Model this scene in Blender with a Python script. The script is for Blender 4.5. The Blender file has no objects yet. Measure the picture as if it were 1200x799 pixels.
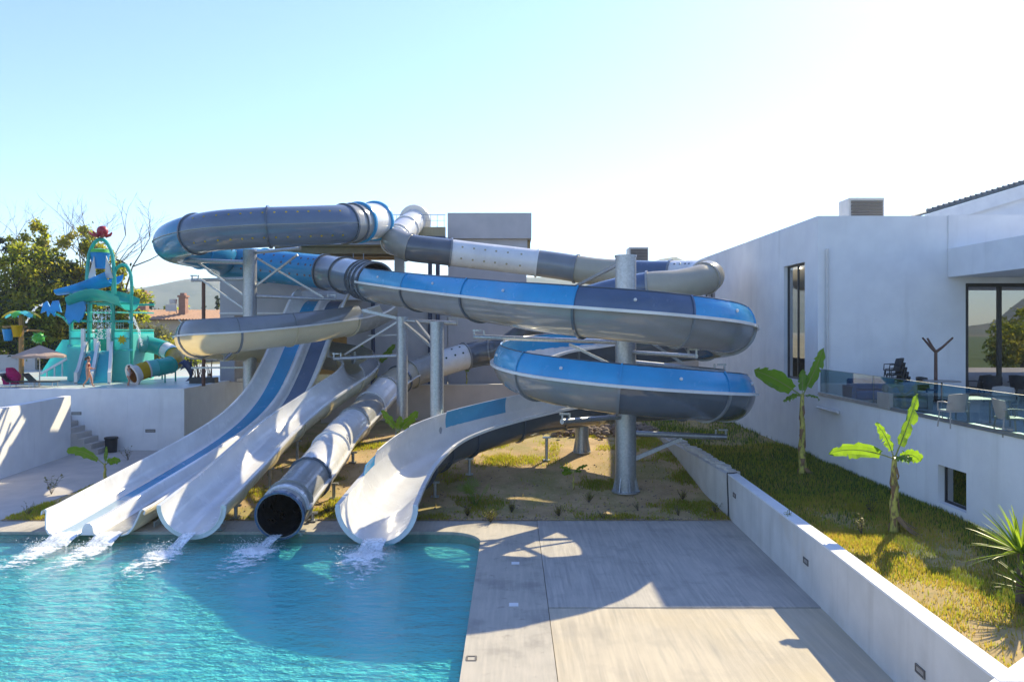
import bpy, bmesh, math, random
import numpy as np
from mathutils import Vector, Matrix, noise
R = math.radians
rng = random.Random(7)
nrng = np.random.default_rng(7)
SC = bpy.context.scene
COL = SC.collection

# ------------------------------------------------------------------ camera, sky, sun, exposure
CAMZ, F, HY = 6.5, 900.0, 385.0
cd = bpy.data.cameras.new('camera'); cam = bpy.data.objects.new('camera', cd); COL.objects.link(cam)
cam.location = (0, 0, CAMZ); cam.rotation_euler = (R(90), 0, 0)
cd.sensor_width = 36; cd.lens = 27; cd.shift_y = -(399.5 - HY) / 1200
cd.clip_start = 0.1; cd.clip_end = 20000
SC.camera = cam

SUN_AZ, SUN_EL = 34.8, 36.5            # azimuth clockwise from +Y
w = bpy.data.worlds.new('World'); SC.world = w; w.use_nodes = True
nt = w.node_tree; nt.nodes.clear()
sky = nt.nodes.new('ShaderNodeTexSky'); sky.sky_type = 'NISHITA'; sky.sun_disc = False
sky.sun_elevation = R(SUN_EL); sky.sun_rotation = R(SUN_AZ)
sky.altitude = 0; sky.air_density = 1.15; sky.dust_density = 0.25; sky.ozone_density = 7.0
bg = nt.nodes.new('ShaderNodeBackground'); bg.inputs['Strength'].default_value = 0.1
wo = nt.nodes.new('ShaderNodeOutputWorld')
hs_ = nt.nodes.new('ShaderNodeHueSaturation'); hs_.inputs['Hue'].default_value = .511; hs_.inputs['Saturation'].default_value = 0.98
nt.links.new(sky.outputs[0], hs_.inputs['Color']); nt.links.new(hs_.outputs[0], bg.inputs[0]); nt.links.new(bg.outputs[0], wo.inputs[0])

sl = bpy.data.lights.new('sun', 'SUN'); sl.energy = 2.9; sl.angle = R(0.53); sl.color = (1.0, 0.86, 0.57)
so = bpy.data.objects.new('sun', sl); COL.objects.link(so)
sd = Vector((math.sin(R(SUN_AZ)) * math.cos(R(SUN_EL)), math.cos(R(SUN_AZ)) * math.cos(R(SUN_EL)), math.sin(R(SUN_EL))))
so.rotation_euler = sd.to_track_quat('Z', 'Y').to_euler(); so.location = (30, 40, 40)
SC.view_settings.view_transform = 'Standard'; SC.view_settings.look = 'None'
SC.view_settings.exposure = 1.57; SC.view_settings.gamma = 1
SC.cycles.max_bounces = 9; SC.cycles.transparent_max_bounces = 24

# ------------------------------------------------------------------ helpers
def P(px, py, Z):
    return Vector(((px - 600) / F * Z, Z, CAMZ - (py - HY) / F * Z))

def W(*p): return Vector(p)

class MB:
    def __init__(s): s.v = []; s.f = []; s.m = []
    def add(s, vs, fs, mi=0):
        o = len(s.v); s.v.extend([tuple(q) for q in vs])
        s.f.extend([tuple(i + o for i in q) for q in fs]); s.m.extend([mi] * len(fs)); return s
    def box(s, x0, x1, y0, y1, z0, z1, mi=0):
        return s.add([(x0,y0,z0),(x1,y0,z0),(x1,y1,z0),(x0,y1,z0),(x0,y0,z1),(x1,y0,z1),(x1,y1,z1),(x0,y1,z1)],
              [(0,3,2,1),(4,5,6,7),(0,1,5,4),(1,2,6,5),(2,3,7,6),(3,0,4,7)], mi)
    def obox(s, c, size, rot=None, mi=0):
        a, b, d = size[0]/2, size[1]/2, size[2]/2
        rot = rot or Matrix.Identity(3)
        c = Vector(c)
        vs = [c + rot @ Vector(q) for q in ((-a,-b,-d),(a,-b,-d),(a,b,-d),(-a,b,-d),(-a,-b,d),(a,-b,d),(a,b,d),(-a,b,d))]
        return s.add(vs, [(0,3,2,1),(4,5,6,7),(0,1,5,4),(1,2,6,5),(2,3,7,6),(3,0,4,7)], mi)
    def beam(s, p0, p1, w=.1, h=.1, mi=0):
        p0 = Vector(p0); p1 = Vector(p1); d = p1 - p0; L = d.length; d.normalize()
        up = Vector((0,0,1)) if abs(d.z) < .98 else Vector((0,1,0))
        sx = d.cross(up).normalized(); uz = sx.cross(d)
        m = Matrix((d, sx, uz)).transposed()
        return s.obox((p0+p1)/2, (L, w, h), m, mi)
    def tube(s, pts, r, n=8, mi=0, caps=True):
        pts = [Vector(p) for p in pts]
        rs = r if isinstance(r, (list, tuple)) else [r]*len(pts)
        vs = []; fs = []; prev = None
        for i, p in enumerate(pts):
            t = (pts[min(i+1, len(pts)-1)] - pts[max(i-1, 0)]).normalized()
            if prev is None:
                a = Vector((0,0,1)) if abs(t.z) < .9 else Vector((1,0,0))
                prev = (a - t*a.dot(t)).normalized()
            else:
                prev = (prev - t*prev.dot(t)).normalized()
            b = t.cross(prev)
            for k in range(n):
                q = 2*math.pi*k/n
                vs.append(p + rs[i]*(math.cos(q)*prev + math.sin(q)*b))
        for i in range(len(pts)-1):
            for k in range(n):
                fs.append((i*n+k, i*n+(k+1) % n, (i+1)*n+(k+1) % n, (i+1)*n+k))
        if caps:
            fs.append(tuple(range(n-1, -1, -1))); fs.append(tuple((len(pts)-1)*n+k for k in range(n)))
        return s.add(vs, fs, mi)
    def lathe(s, prof, c=(0,0,0), n=16, mi=0, sy=1.0):
        vs = []; fs = []
        for r_, z in prof:
            for k in range(n):
                q = 2*math.pi*k/n; vs.append((c[0]+r_*math.cos(q), c[1]+sy*r_*math.sin(q), c[2]+z))
        for i in range(len(prof)-1):
            for k in range(n): fs.append((i*n+k, i*n+(k+1) % n, (i+1)*n+(k+1) % n, (i+1)*n+k))
        fs.append(tuple(range(n-1,-1,-1))); fs.append(tuple((len(prof)-1)*n+k for k in range(n)))
        return s.add(vs, fs, mi)
    def prism(s, pts, z0, z1, mi=0):
        n = len(pts)
        vs = [(x,y,z0) for x,y in pts] + [(x,y,z1) for x,y in pts]
        fs = [tuple(range(n-1,-1,-1)), tuple(range(n,2*n))] + [(i,(i+1)%n,n+(i+1)%n,n+i) for i in range(n)]
        return s.add(vs, fs, mi)
    def extr(s, pts, d, mi=0):            # closed 3D outline extruded along vector d
        n = len(pts); d = Vector(d); pts = [Vector(p) for p in pts]
        fs = [tuple(range(n-1,-1,-1)), tuple(range(n,2*n))] + [(i,(i+1)%n,n+(i+1)%n,n+i) for i in range(n)]
        return s.add(pts + [p+d for p in pts], fs, mi)
    def ell(s, c, rad, n=10, m=7, mi=0, rot=None):
        vs = []; fs = []; c = Vector(c); rot = rot or Matrix.Identity(3)
        for i in range(m+1):
            a = math.pi*i/m
            for k in range(n):
                q = 2*math.pi*k/n
                vs.append(c + rot @ Vector((rad[0]*math.sin(a)*math.cos(q), rad[1]*math.sin(a)*math.sin(q), -rad[2]*math.cos(a))))
        for i in range(m):
            for k in range(n): fs.append((i*n+k, i*n+(k+1)%n, (i+1)*n+(k+1)%n, (i+1)*n+k))
        return s.add(vs, fs, mi)
    def build(s, name, mats, parent=None, smooth=True, origin=True, angle=38):
        if not isinstance(mats, (list, tuple)): mats = [mats]
        off = Vector((0,0,0))
        if parent is not None: off = Vector(parent.get('_o', (0,0,0)))
        elif origin and s.v:
            a = np.array(s.v); off = Vector(((a[:,0].min()+a[:,0].max())/2, (a[:,1].min()+a[:,1].max())/2, a[:,2].min()))
        me = bpy.data.meshes.new(name)
        arr = np.array(s.v, dtype=np.float64) - np.array(off)
        me.from_pydata(arr.tolist(), [], s.f)
        for m_ in mats: me.materials.append(m_)
        if len(mats) > 1: me.polygons.foreach_set('material_index', s.m)
        if len(s.f) < 8000:
            bm = bmesh.new(); bm.from_mesh(me); bmesh.ops.recalc_face_normals(bm, faces=bm.faces); bm.to_mesh(me); bm.free()
        if smooth:
            me.polygons.foreach_set('use_smooth', [True]*len(me.polygons)); me.set_sharp_from_angle(angle=R(angle))
        o = bpy.data.objects.new(name, me); COL.objects.link(o)
        if parent is not None:
            o.parent = parent; o['_o'] = tuple(off)
        else:
            o.location = off; o['_o'] = tuple(off)
        return o

def tag(o, label=None, cat=None, group=None, kind=None):
    if label: o['label'] = label
    if cat: o['category'] = cat
    if group: o['group'] = group
    if kind: o['kind'] = kind
    return o

def thing(name, label, cat, loc=(0,0,0), group=None, rz=0):
    o = bpy.data.objects.new(name, None); COL.objects.link(o)
    o.location = loc; o.rotation_euler = (0,0,rz); o.empty_display_size = .3; o['_o'] = tuple(loc)
    return tag(o, label, cat, group)

def copy_tree(o, parent=None):
    c = o.copy(); COL.objects.link(c)
    if parent is not None: c.parent = parent
    for ch in list(o.children): copy_tree(ch, c)
    return c

def place(proto, used, loc, rz, label, s=1.0):
    o = proto if not used else copy_tree(proto)
    o.location = loc; o.rotation_euler = (0,0,rz); o.scale = (s,s,s)
    o['label'] = label
    return o

def sm(t): t = max(0., min(1., t)); return t*t*(3-2*t)

# ------------------------------------------------------------------ materials
def newmat(name):
    m = bpy.data.materials.new(name); m.use_nodes = True
    n = m.node_tree.nodes; b = n['Principled BSDF']; return m, n, m.node_tree.links, b

def noisef(n, l, scale, detail=4, stretch=None, coord='Object', rough=.55):
    tc = n.new('ShaderNodeTexCoord'); src = tc.outputs[coord]
    if stretch:
        mp = n.new('ShaderNodeMapping'); mp.inputs['Scale'].default_value = stretch
        l.new(src, mp.inputs['Vector']); src = mp.outputs[0]
    t = n.new('ShaderNodeTexNoise'); t.inputs['Scale'].default_value = scale; t.inputs['Detail'].default_value = detail
    t.inputs['Roughness'].default_value = rough
    l.new(src, t.inputs['Vector']); return t.outputs['Fac']

def ramp(n, l, fac, a, b, c0=(0,0,0,1), c1=(1,1,1,1)):
    r = n.new('ShaderNodeValToRGB'); r.color_ramp.elements[0].position = a; r.color_ramp.elements[1].position = b
    r.color_ramp.elements[0].color = c0; r.color_ramp.elements[1].color = c1
    l.new(fac, r.inputs[0]); return r.outputs[0]

def mixc(n, l, fac, a, b, mode='MIX'):
    x = n.new('ShaderNodeMix'); x.data_type = 'RGBA'; x.blend_type = mode
    for sock, v in ((x.inputs[6], a), (x.inputs[7], b)):
        if isinstance(v, tuple): sock.default_value = v
        else: l.new(v, sock)
    if isinstance(fac, (int, float)): x.inputs[0].default_value = fac
    else: l.new(fac, x.inputs[0])
    return x.outputs[2]

def c4(c): return (c[0], c[1], c[2], 1)

def pm(name, c1, c2=None, scale=3., rough=.6, metal=0., bump=0., bscale=40., transl=0., stretch=None, coat=0.,
       lo=.35, hi=.65, extra=None, spec=.5, tcol=None):
    m, n, l, b = newmat(name)
    c2 = c2 or tuple(x*.85 for x in c1)
    f = ramp(n, l, noisef(n, l, scale, 5, stretch), lo, hi)
    col = mixc(n, l, f, c4(c1), c4(c2))
    if extra:                             # list of (scale, stretch, lo, hi, colour, strength)
        for sc, st, a, bb, cc, k in extra:
            g = ramp(n, l, noisef(n, l, sc, 6, st, rough=.6), a, bb, (0,0,0,1), (k,k,k,1))
            col = mixc(n, l, g, col, c4(cc))
    l.new(col, b.inputs['Base Color'])
    b.inputs['Roughness'].default_value = rough; b.inputs['Metallic'].default_value = metal
    b.inputs['Coat Weight'].default_value = coat; b.inputs['Coat Roughness'].default_value = .05
    b.inputs['Specular IOR Level'].default_value = spec
    if bump:
        bp = n.new('ShaderNodeBump'); bp.inputs['Strength'].default_value = bump; bp.inputs['Distance'].default_value = .02
        l.new(noisef(n, l, bscale, 6), bp.inputs['Height']); l.new(bp.outputs[0], b.inputs['Normal'])
    if transl:
        t = n.new('ShaderNodeBsdfTranslucent'); mx = n.new('ShaderNodeMixShader'); mx.inputs[0].default_value = transl
        if tcol: t.inputs[0].default_value = c4(tcol)
        else: l.new(col, t.inputs[0])
        l.new(b.outputs[0], mx.inputs[1]); l.new(t.outputs[0], mx.inputs[2])
        l.new(mx.outputs[0], n['Material Output'].inputs[0])
    return m

def frp(name, c, transl=.25, tcol=None, rough=.16):
    m = pm(name, c, tuple(x*.86 for x in c), scale=.9, rough=rough, coat=.35, transl=transl, tcol=tcol, bump=.03, bscale=3.0,
           extra=[(5., (1,1,.25), .56, .8, tuple(x*.70+.03 for x in c), .6), (1.6, None, .55, .75, tuple(x*.85+.05 for x in c), .5), (14., (1,1,.3), .62, .72, tuple(x*.75+.06 for x in c), .35)])
    n = m.node_tree.nodes; l = m.node_tree.links; b = n['Principled BSDF']; mr = n.new('ShaderNodeMapRange')
    mr.inputs[1].default_value = .35; mr.inputs[2].default_value = .7; mr.inputs[3].default_value = rough*.7; mr.inputs[4].default_value = rough*2.1
    l.new(noisef(n, l, 2.2, 6), mr.inputs[0]); l.new(mr.outputs[0], b.inputs['Roughness'])
    return m

M = {}
M['white'] = frp('white_fibreglass', (.88,.88,.87), .16, (.92,.89,.80))
M['cream'] = frp('backlit_cream_fibreglass', (.82,.76,.60), .5, (.96,.86,.60))  # sun glow through white shell put into the cream colour
M['grey'] = frp('grey_fibreglass', (.23,.25,.27), .10, (.42,.37,.27), .11)
M['slate'] = frp('slate_fibreglass', (.11,.13,.16), .05, (.15,.16,.18), .12)
M['navy'] = frp('navy_fibreglass', (.09,.135,.225), .08, (.12,.18,.34), .14)
M['palegrey'] = frp('pale_grey_fibreglass', (.42,.42,.40), .25, (.6,.55,.42), .16)
M['blue'] = frp('blue_fibreglass', (.04,.36,.68), .20, (.07,.50,.85), .15)
M['ltblue'] = frp('light_blue_fibreglass', (.12,.42,.66), .22, (.2,.58,.85), .15)
M['bendblue'] = frp('bend_blue_fibreglass', (.05,.33,.58), .30, (.10,.50,.80), .15)
M['slateblue'] = frp('slate_blue_fibreglass', (.16,.20,.27), .10, (.26,.32,.42), .11)
M['paleblue'] = frp('pale_blue_fibreglass', (.40,.58,.72), .2, (.5,.7,.8), .15)
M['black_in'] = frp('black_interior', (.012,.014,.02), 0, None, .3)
M['steel'] = pm('galvanised_steel', (.48,.50,.52), (.36,.38,.40), scale=14, rough=.42, metal=.75, bump=.04, bscale=60,
                extra=[(2.2, (1,1,.3), .55, .75, (.30,.29,.27), .6)])
M['pipe_blue'] = pm('dark_blue_paint', (.02,.035,.09), scale=3, rough=.35)
M['rust'] = pm('brown_painted_steel', (.16,.07,.045), (.10,.05,.035), scale=5, rough=.6)
M['stucco'] = pm('white_stucco', (0.791,0.791,0.780), (0.723,0.723,0.723), scale=1.2, rough=.85, bump=.12, bscale=55,
                 extra=[(1.3, (1,1,.10), .56, .82, (0.52,0.51,0.48), .5), (.35, None, .50, .75, (0.66,0.66,0.65), .6), (5., (1,1,.05), .62, .80, (.50,.48,.45), .35), (3., None, .62, .70, (.72,.71,.69), .5)])
M['retaining'] = pm('weathered_stucco', (0.672,0.644,0.594), (0.582,0.560,0.515), scale=1.1, rough=.9, bump=.15, bscale=50,
                 extra=[(1.5, (1,1,.10), .52, .80, (0.403,0.370,0.314), .55), (.5, None, .58, .75, (0.582,0.470,0.314), .45)])
M['coping_white'] = pm('white_cap', (.78,.78,.76), (.70,.70,.69), scale=2, rough=.8, bump=.06)
M['greywall'] = pm('grey_plaster', (0.460,0.448,0.460), (0.402,0.397,0.414), scale=1.0, rough=.85, bump=.1, bscale=40,
                 extra=[(1.2, (1,1,.15), .6, .85, (0.322,0.310,0.310), .4)])
M['tanwall'] = pm('tan_plaster', (0.600,0.516,0.444), (0.528,0.456,0.396), scale=1.0, rough=.9, bump=.1)
M['soffit'] = pm('timber_soffit', (.34,.24,.10), (.25,.17,.07), scale=2, rough=.7, stretch=(1,12,1))
M['corrug'] = pm('beige_sheet', (.45,.40,.26), (.40,.35,.22), scale=2, rough=.6)
M['concrete'] = pm('brushed_concrete', (.44,.41,.355), (.36,.34,.30), scale=.7, rough=.92, bump=.16, bscale=30,
                 extra=[(11., (1.0,.05,1), .42, .66, (.53,.49,.42), .75), (8., (1.0,.04,1), .52, .70, (.29,.275,.25), .6), (.9, None, .54, .70, (.27,.255,.23), .6),
                        (2.6, (1,.1,1), .56, .76, (.25,.24,.22), .55), (5., None, .64, .76, (.17,.16,.15), .5), (.45, (1,.5,1), .52, .66, (.33,.31,.28), .5)])
M['concrete2'] = pm('worn_concrete', (.50,.44,.335), (.39,.345,.27), scale=.5, rough=.92, bump=.16, bscale=30,
                 extra=[(9., (1.0,.05,1), .42, .66, (.57,.50,.375), .75), (7., (1.0,.05,1), .52, .70, (.32,.30,.25), .6), (.7, None, .52, .70, (.33,.30,.25), .55),
                        (2.0, (1,.1,1), .56, .76, (.30,.28,.24), .5), (.25, None, .48, .66, (.56,.47,.31), .6), (5., None, .68, .8, (.2,.19,.17), .5)])
M['coping'] = pm('pool_coping', (.44,.405,.34), (.36,.335,.285), scale=.8, rough=.9, bump=.14, bscale=30,
                 extra=[(10., (1.0,.07,1), .44, .68, (.52,.47,.385), .6), (2.6, None, .60, .74, (.16,.15,.14), .6), (.8, None, .52, .68, (.24,.225,.20), .55), (3., (.6,.12,1), .58, .78, (.26,.245,.22), .5)])
M['paving'] = pm('path_paving', (0.500,0.463,0.425), (0.425,0.400,0.375), scale=1.2, rough=.9, bump=.1,
                 extra=[(5., (1,.15,1), .55, .8, (0.350,0.338,0.312), .4)])
M['tile'] = pm('pool_tile', (.74,.92,.88), (.62,.88,.85), scale=.8, rough=.5)
M['soil'] = pm('garden_soil', (.52,.37,.19), (.38,.26,.13), scale=.8, rough=.95, bump=.6, bscale=9,
                 extra=[(.45, None, .48, .62, (.26,.24,.07), .75), (12., None, .56, .70, (.60,.48,.32), .6), (3., None, .6, .72, (.22,.14,.07), .6), (30., None, .6, .68, (.25,.17,.09), .5)])
M['turf'] = pm('planter_soil', (.30,.23,.08), (.40,.28,.11), scale=.7, rough=.95, bump=.6, bscale=12,
                 extra=[(.6, None, .50, .64, (.46,.32,.15), .8), (6., None, .55, .7, (.16,.15,.05), .6), (30., None, .6, .68, (.2,.14,.06), .5)])
M['ground'] = pm('dry_ground', (.26,.22,.13), (.16,.15,.07), scale=.05, rough=.95)
M['splashfloor'] = pm('splash_floor', (.50,.60,.60), (.62,.60,.52), scale=.25, rough=.35, extra=[(.4, None, .5, .65, (.25,.55,.58), .6)])
M['hill'] = pm('hill_scrub', (.09,.12,.05), (.17,.15,.09), scale=.004, rough=1, extra=[(.02, None, .5, .62, (.05,.08,.03), .8), (.05, None, .66, .7, (.5,.48,.44), .6)])
M['blackpl'] = pm('black_plastic', (.018,.018,.02), (.03,.03,.032), scale=6, rough=.5)
M['dark'] = pm('dark_frame', (.018,.02,.025), scale=5, rough=.4)
M['brownm'] = pm('brown_bark_paint', (.13,.07,.05), scale=6, rough=.7)
M['whitepl'] = pm('white_plastic', (.62,.60,.57), (.56,.55,.52), scale=4, rough=.45)
M['chairpl'] = pm('shaded_white_plastic', (.36,.33,.31), (.32,.29,.27), scale=4, rough=.45)  # white chair plastic, darkened to carry the terrace shade
M['greypl'] = pm('grey_plastic', (.33,.31,.28), scale=4, rough=.5)
M['bluefab'] = pm('blue_cushion', (.05,.16,.33), (.04,.12,.26), scale=8, rough=.85)
M['teal'] = pm('teal_paint', (.02,.48,.39), (.02,.43,.36), scale=2, rough=.3, coat=.3, transl=.25, tcol=(.02,.6,.5))
M['aqua'] = pm('aqua_panel', (.16,.70,.68), (.22,.76,.73), scale=1.5, rough=.35, transl=.5, tcol=(.15,.85,.82))
M['turq'] = pm('turquoise_lane', (.10,.60,.70), scale=2, rough=.25, transl=.4, tcol=(.15,.8,.85))
M['pblue'] = pm('play_blue', (.02,.34,.70), (.02,.38,.75), scale=2, rough=.3, transl=.35)
M['pgreen'] = pm('play_green', (.10,.50,.05), scale=2, rough=.35)
M['pyellow'] = pm('play_yellow', (.85,.64,.02), (.83,.60,.02), scale=2, rough=.3, transl=.6)
M['porange'] = pm('tunnel_orange', (.42,.16,.03), scale=2, rough=.4, transl=.3)
M['pred'] = pm('octopus_red', (.38,.015,.03), scale=4, rough=.4)
M['pink'] = pm('magenta_towel', (.50,.01,.13), (.4,.01,.11), scale=6, rough=.9)
M['parasol'] = pm('parasol_cloth', (.50,.38,.32), (.45,.34,.29), scale=2, rough=.9, transl=.3)
M['woodpole'] = pm('yellow_brown_pole', (.38,.21,.06), (.3,.16,.05), scale=5, rough=.6)
M['skin'] = pm('skin', (.55,.27,.17), (.5,.24,.15), scale=5, rough=.55)
M['hair'] = pm('brown_hair', (.09,.05,.025), scale=20, rough=.6)
M['cloth_red'] = pm('red_bikini', (.35,.03,.04), scale=9, rough=.8)
M['cloth_dark'] = pm('dark_bikini', (.05,.03,.05), scale=9, rough=.8)
M['cloth_white'] = pm('white_shirt', (.6,.58,.52), scale=9, rough=.85)
M['bark'] = pm('bark', (.13,.10,.07), (.08,.06,.04), scale=6, rough=.95, bump=.5, bscale=14)
M['leaf_g'] = pm('leaf_green', (.11,.14,.02), (.06,.09,.014), scale=.6, rough=.55, transl=.55, tcol=(.55,.60,.03))
M['leaf_y'] = pm('leaf_olive', (.19,.17,.03), (.12,.13,.02), scale=.7, rough=.55, transl=.55, tcol=(.62,.56,.05))
M['leaf_d'] = pm('leaf_dark', (.025,.045,.014), (.04,.06,.02), scale=.6, rough=.6, transl=.2)
M['leaf_s'] = pm('leaf_sage', (.17,.19,.09), (.12,.14,.06), scale=.8, rough=.7, transl=.3, tcol=(.3,.28,.10))
M['banana'] = pm('banana_leaf', (.10,.20,.018), (.07,.15,.02), scale=1.5, rough=.38, transl=.5, tcol=(.34,.58,.03), stretch=(3,3,.6))
M['banrib'] = pm('leaf_midrib', (.32,.36,.10), scale=3, rough=.4, transl=.2)
M['bantrunk'] = pm('banana_stem', (.52,.46,.08), (.36,.31,.07), scale=4, rough=.55, stretch=(1,1,.4), extra=[(5., (2,2,.8), .5, .62, (.10,.055,.03), .85)])
M['dryleaf'] = pm('dry_leaf', (.26,.15,.07), (.17,.10,.05), scale=5, rough=.9)
M['yucca'] = pm('sword_leaf', (.12,.21,.03), (.08,.15,.02), scale=3, rough=.4, transl=.45, tcol=(.45,.62,.04))
M['grass'] = pm('grass_blades', (.15,.18,.02), (.46,.31,.09), scale=.55, rough=.7, transl=.5, tcol=(.60,.46,.06), lo=.34, hi=.54)
M['grassg'] = pm('green_grass_blades', (.11,.19,.015), (.27,.25,.035), scale=.6, rough=.7, transl=.5, tcol=(.55,.60,.03), lo=.42, hi=.62)
M['grassd'] = pm('shaded_green_blades', (.035,.075,.012), (.06,.09,.015), scale=.7, rough=.7, transl=.35, tcol=(.14,.26,.02))  # grass with the tone of the planter's shaded parts put into its colour
M['lawn'] = pm('mown_lawn', (.08,.13,.03), (.11,.14,.04), scale=.3, rough=.95)
M['stone'] = pm('rubble_stone', (.30,.23,.17), (.22,.17,.13), scale=3, rough=.95, bump=.4, bscale=10)
M['terracotta'] = pm('terracotta_tile', (.42,.25,.16), (.34,.20,.13), scale=2, rough=.85, bump=.2, bscale=10)
M['houseroof'] = pm('slate_tile', (.13,.15,.17), (.10,.12,.13), scale=3, rough=.8)
M['housewall'] = pm('cream_render', (.62,.53,.42), (.56,.47,.38), scale=1, rough=.9)
M['brick'] = pm('pink_brick', (.40,.22,.16), (.33,.18,.13), scale=4, rough=.95)
M['louvre'] = pm('grey_louvre', (.13,.12,.11), scale=4, rough=.6)
M['channel'] = pm('aluminium_channel', (.40,.43,.46), scale=5, rough=.35, metal=.8)

def glass(name, tint, refl=.12, ior=1.5):
    m, n, l, b = newmat(name); n.remove(b)
    tr = n.new('ShaderNodeBsdfTransparent'); tr.inputs[0].default_value = c4(tint)
    gl = n.new('ShaderNodeBsdfGlossy'); gl.inputs['Roughness'].default_value = .01
    lw = n.new('ShaderNodeLayerWeight'); pw = n.new('ShaderNodeMath'); pw.operation = 'POWER'; pw.inputs[1].default_value = 4.
    l.new(lw.outputs['Facing'], pw.inputs[0])
    mx = n.new('ShaderNodeMixShader')
    ad = n.new('ShaderNodeMath'); ad.operation = 'ADD'; ad.use_clamp = True; ad.inputs[1].default_value = refl
    l.new(pw.outputs[0], ad.inputs[0]); l.new(ad.outputs[0], mx.inputs[0])
    l.new(tr.outputs[0], mx.inputs[1]); l.new(gl.outputs[0], mx.inputs[2]); l.new(mx.outputs[0], n['Material Output'].inputs[0])
    return m
M['glass'] = glass('clear_glass', (.66,.80,.82), .09)
M['winglass'] = glass('solar_glass', (.22,.24,.26), .42)

def water_mat():
    m, n, l, b = newmat('pool_water'); n.remove(b)
    f = ramp(n, l, noisef(n, l, .35, 4, (1,1.6,1)), .35, .65)
    col = mixc(n, l, f, (.40,.91,.93,1), (.52,.96,.95,1))
    tr = n.new('ShaderNodeBsdfTransparent'); l.new(col, tr.inputs[0])
    gl = n.new('ShaderNodeBsdfGlossy'); gl.inputs['Roughness'].default_value = .04
    h1 = noisef(n, l, 1.6, 3, (1,1.9,1)); h2 = noisef(n, l, 6.5, 3, (1,1.7,1)); h3 = noisef(n, l, 20., 2, (1,1.5,1))
    a = n.new('ShaderNodeMath'); a.operation = 'MULTIPLY_ADD'; a.inputs[1].default_value = .38; l.new(h2, a.inputs[0]); l.new(h1, a.inputs[2])
    a2 = n.new('ShaderNodeMath'); a2.operation = 'MULTIPLY_ADD'; a2.inputs[1].default_value = .11; l.new(h3, a2.inputs[0]); l.new(a.outputs[0], a2.inputs[2])
    bp = n.new('ShaderNodeBump'); bp.inputs['Strength'].default_value = 1.0; bp.inputs['Distance'].default_value = .11
    l.new(a2.outputs[0], bp.inputs['Height']); l.new(bp.outputs[0], gl.inputs['Normal'])
    fr = n.new('ShaderNodeFresnel'); fr.inputs[0].default_value = 1.33; l.new(bp.outputs[0], fr.inputs['Normal'])
    df = n.new('ShaderNodeBsdfDiffuse'); df.inputs[0].default_value = (.05,.42,.50,1); l.new(bp.outputs[0], df.inputs['Normal'])
    m0 = n.new('ShaderNodeMixShader'); m0.inputs[0].default_value = .05; l.new(tr.outputs[0], m0.inputs[1]); l.new(df.outputs[0], m0.inputs[2])
    mx = n.new('ShaderNodeMixShader'); l.new(fr.outputs[0], mx.inputs[0]); l.new(m0.outputs[0], mx.inputs[1]); l.new(gl.outputs[0], mx.inputs[2])
    l.new(mx.outputs[0], n['Material Output'].inputs[0]); return m
M['water'] = water_mat()

def foam_mat(name, alpha):
    m, n, l, b = newmat(name)
    b.inputs['Base Color'].default_value = (.88,.92,.93,1); b.inputs['Roughness'].default_value = .5
    tr = n.new('ShaderNodeBsdfTransparent'); mx = n.new('ShaderNodeMixShader')
    f = ramp(n, l, noisef(n, l, 9., 4, (1,1,.2)), .30, .62, (alpha,)*3+(1,), (1,1,1,1))
    l.new(f, mx.inputs[0]); l.new(tr.outputs[0], mx.inputs[1]); l.new(b.outputs[0], mx.inputs[2])
    l.new(mx.outputs[0], n['Material Output'].inputs[0]); return m
M['foam'] = pm('water_foam', (.95,.97,.97), (.92,.95,.96), scale=5, rough=.6, transl=.3)
def foamsheet():
    m, n, l, b = newmat('foam_raft'); b.inputs['Base Color'].default_value = (.95,.97,.97,1); b.inputs['Roughness'].default_value = .5
    at = n.new('ShaderNodeAttribute'); at.attribute_name = 'cover'
    f1 = noisef(n, l, 3.4, 9, (1,1.5,1), rough=.72); f2 = noisef(n, l, 19., 5)
    mm = n.new('ShaderNodeMath'); mm.operation = 'MULTIPLY_ADD'; mm.inputs[1].default_value = .3; l.new(f2, mm.inputs[0]); l.new(f1, mm.inputs[2])
    a = n.new('ShaderNodeMath'); a.operation = 'MULTIPLY_ADD'; a.inputs[1].default_value = .62; l.new(at.outputs['Fac'], a.inputs[0]); l.new(mm.outputs[0], a.inputs[2])
    r = ramp(n, l, a.outputs[0], .82, 1.22); z = n.new('ShaderNodeMath'); z.operation = 'MULTIPLY'; z.use_clamp = True
    g = ramp(n, l, at.outputs['Fac'], .0, .10); l.new(r, z.inputs[0]); l.new(g, z.inputs[1])
    tr = n.new('ShaderNodeBsdfTransparent'); mx = n.new('ShaderNodeMixShader'); l.new(z.outputs[0], mx.inputs[0]); l.new(tr.outputs[0], mx.inputs[1]); l.new(b.outputs[0], mx.inputs[2])
    l.new(mx.outputs[0], n['Material Output'].inputs[0]); return m
M['foamsheet'] = foamsheet()
M['stream'] = foam_mat('falling_water', .25)
M['spray'] = foam_mat('spray_water', .1)

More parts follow.
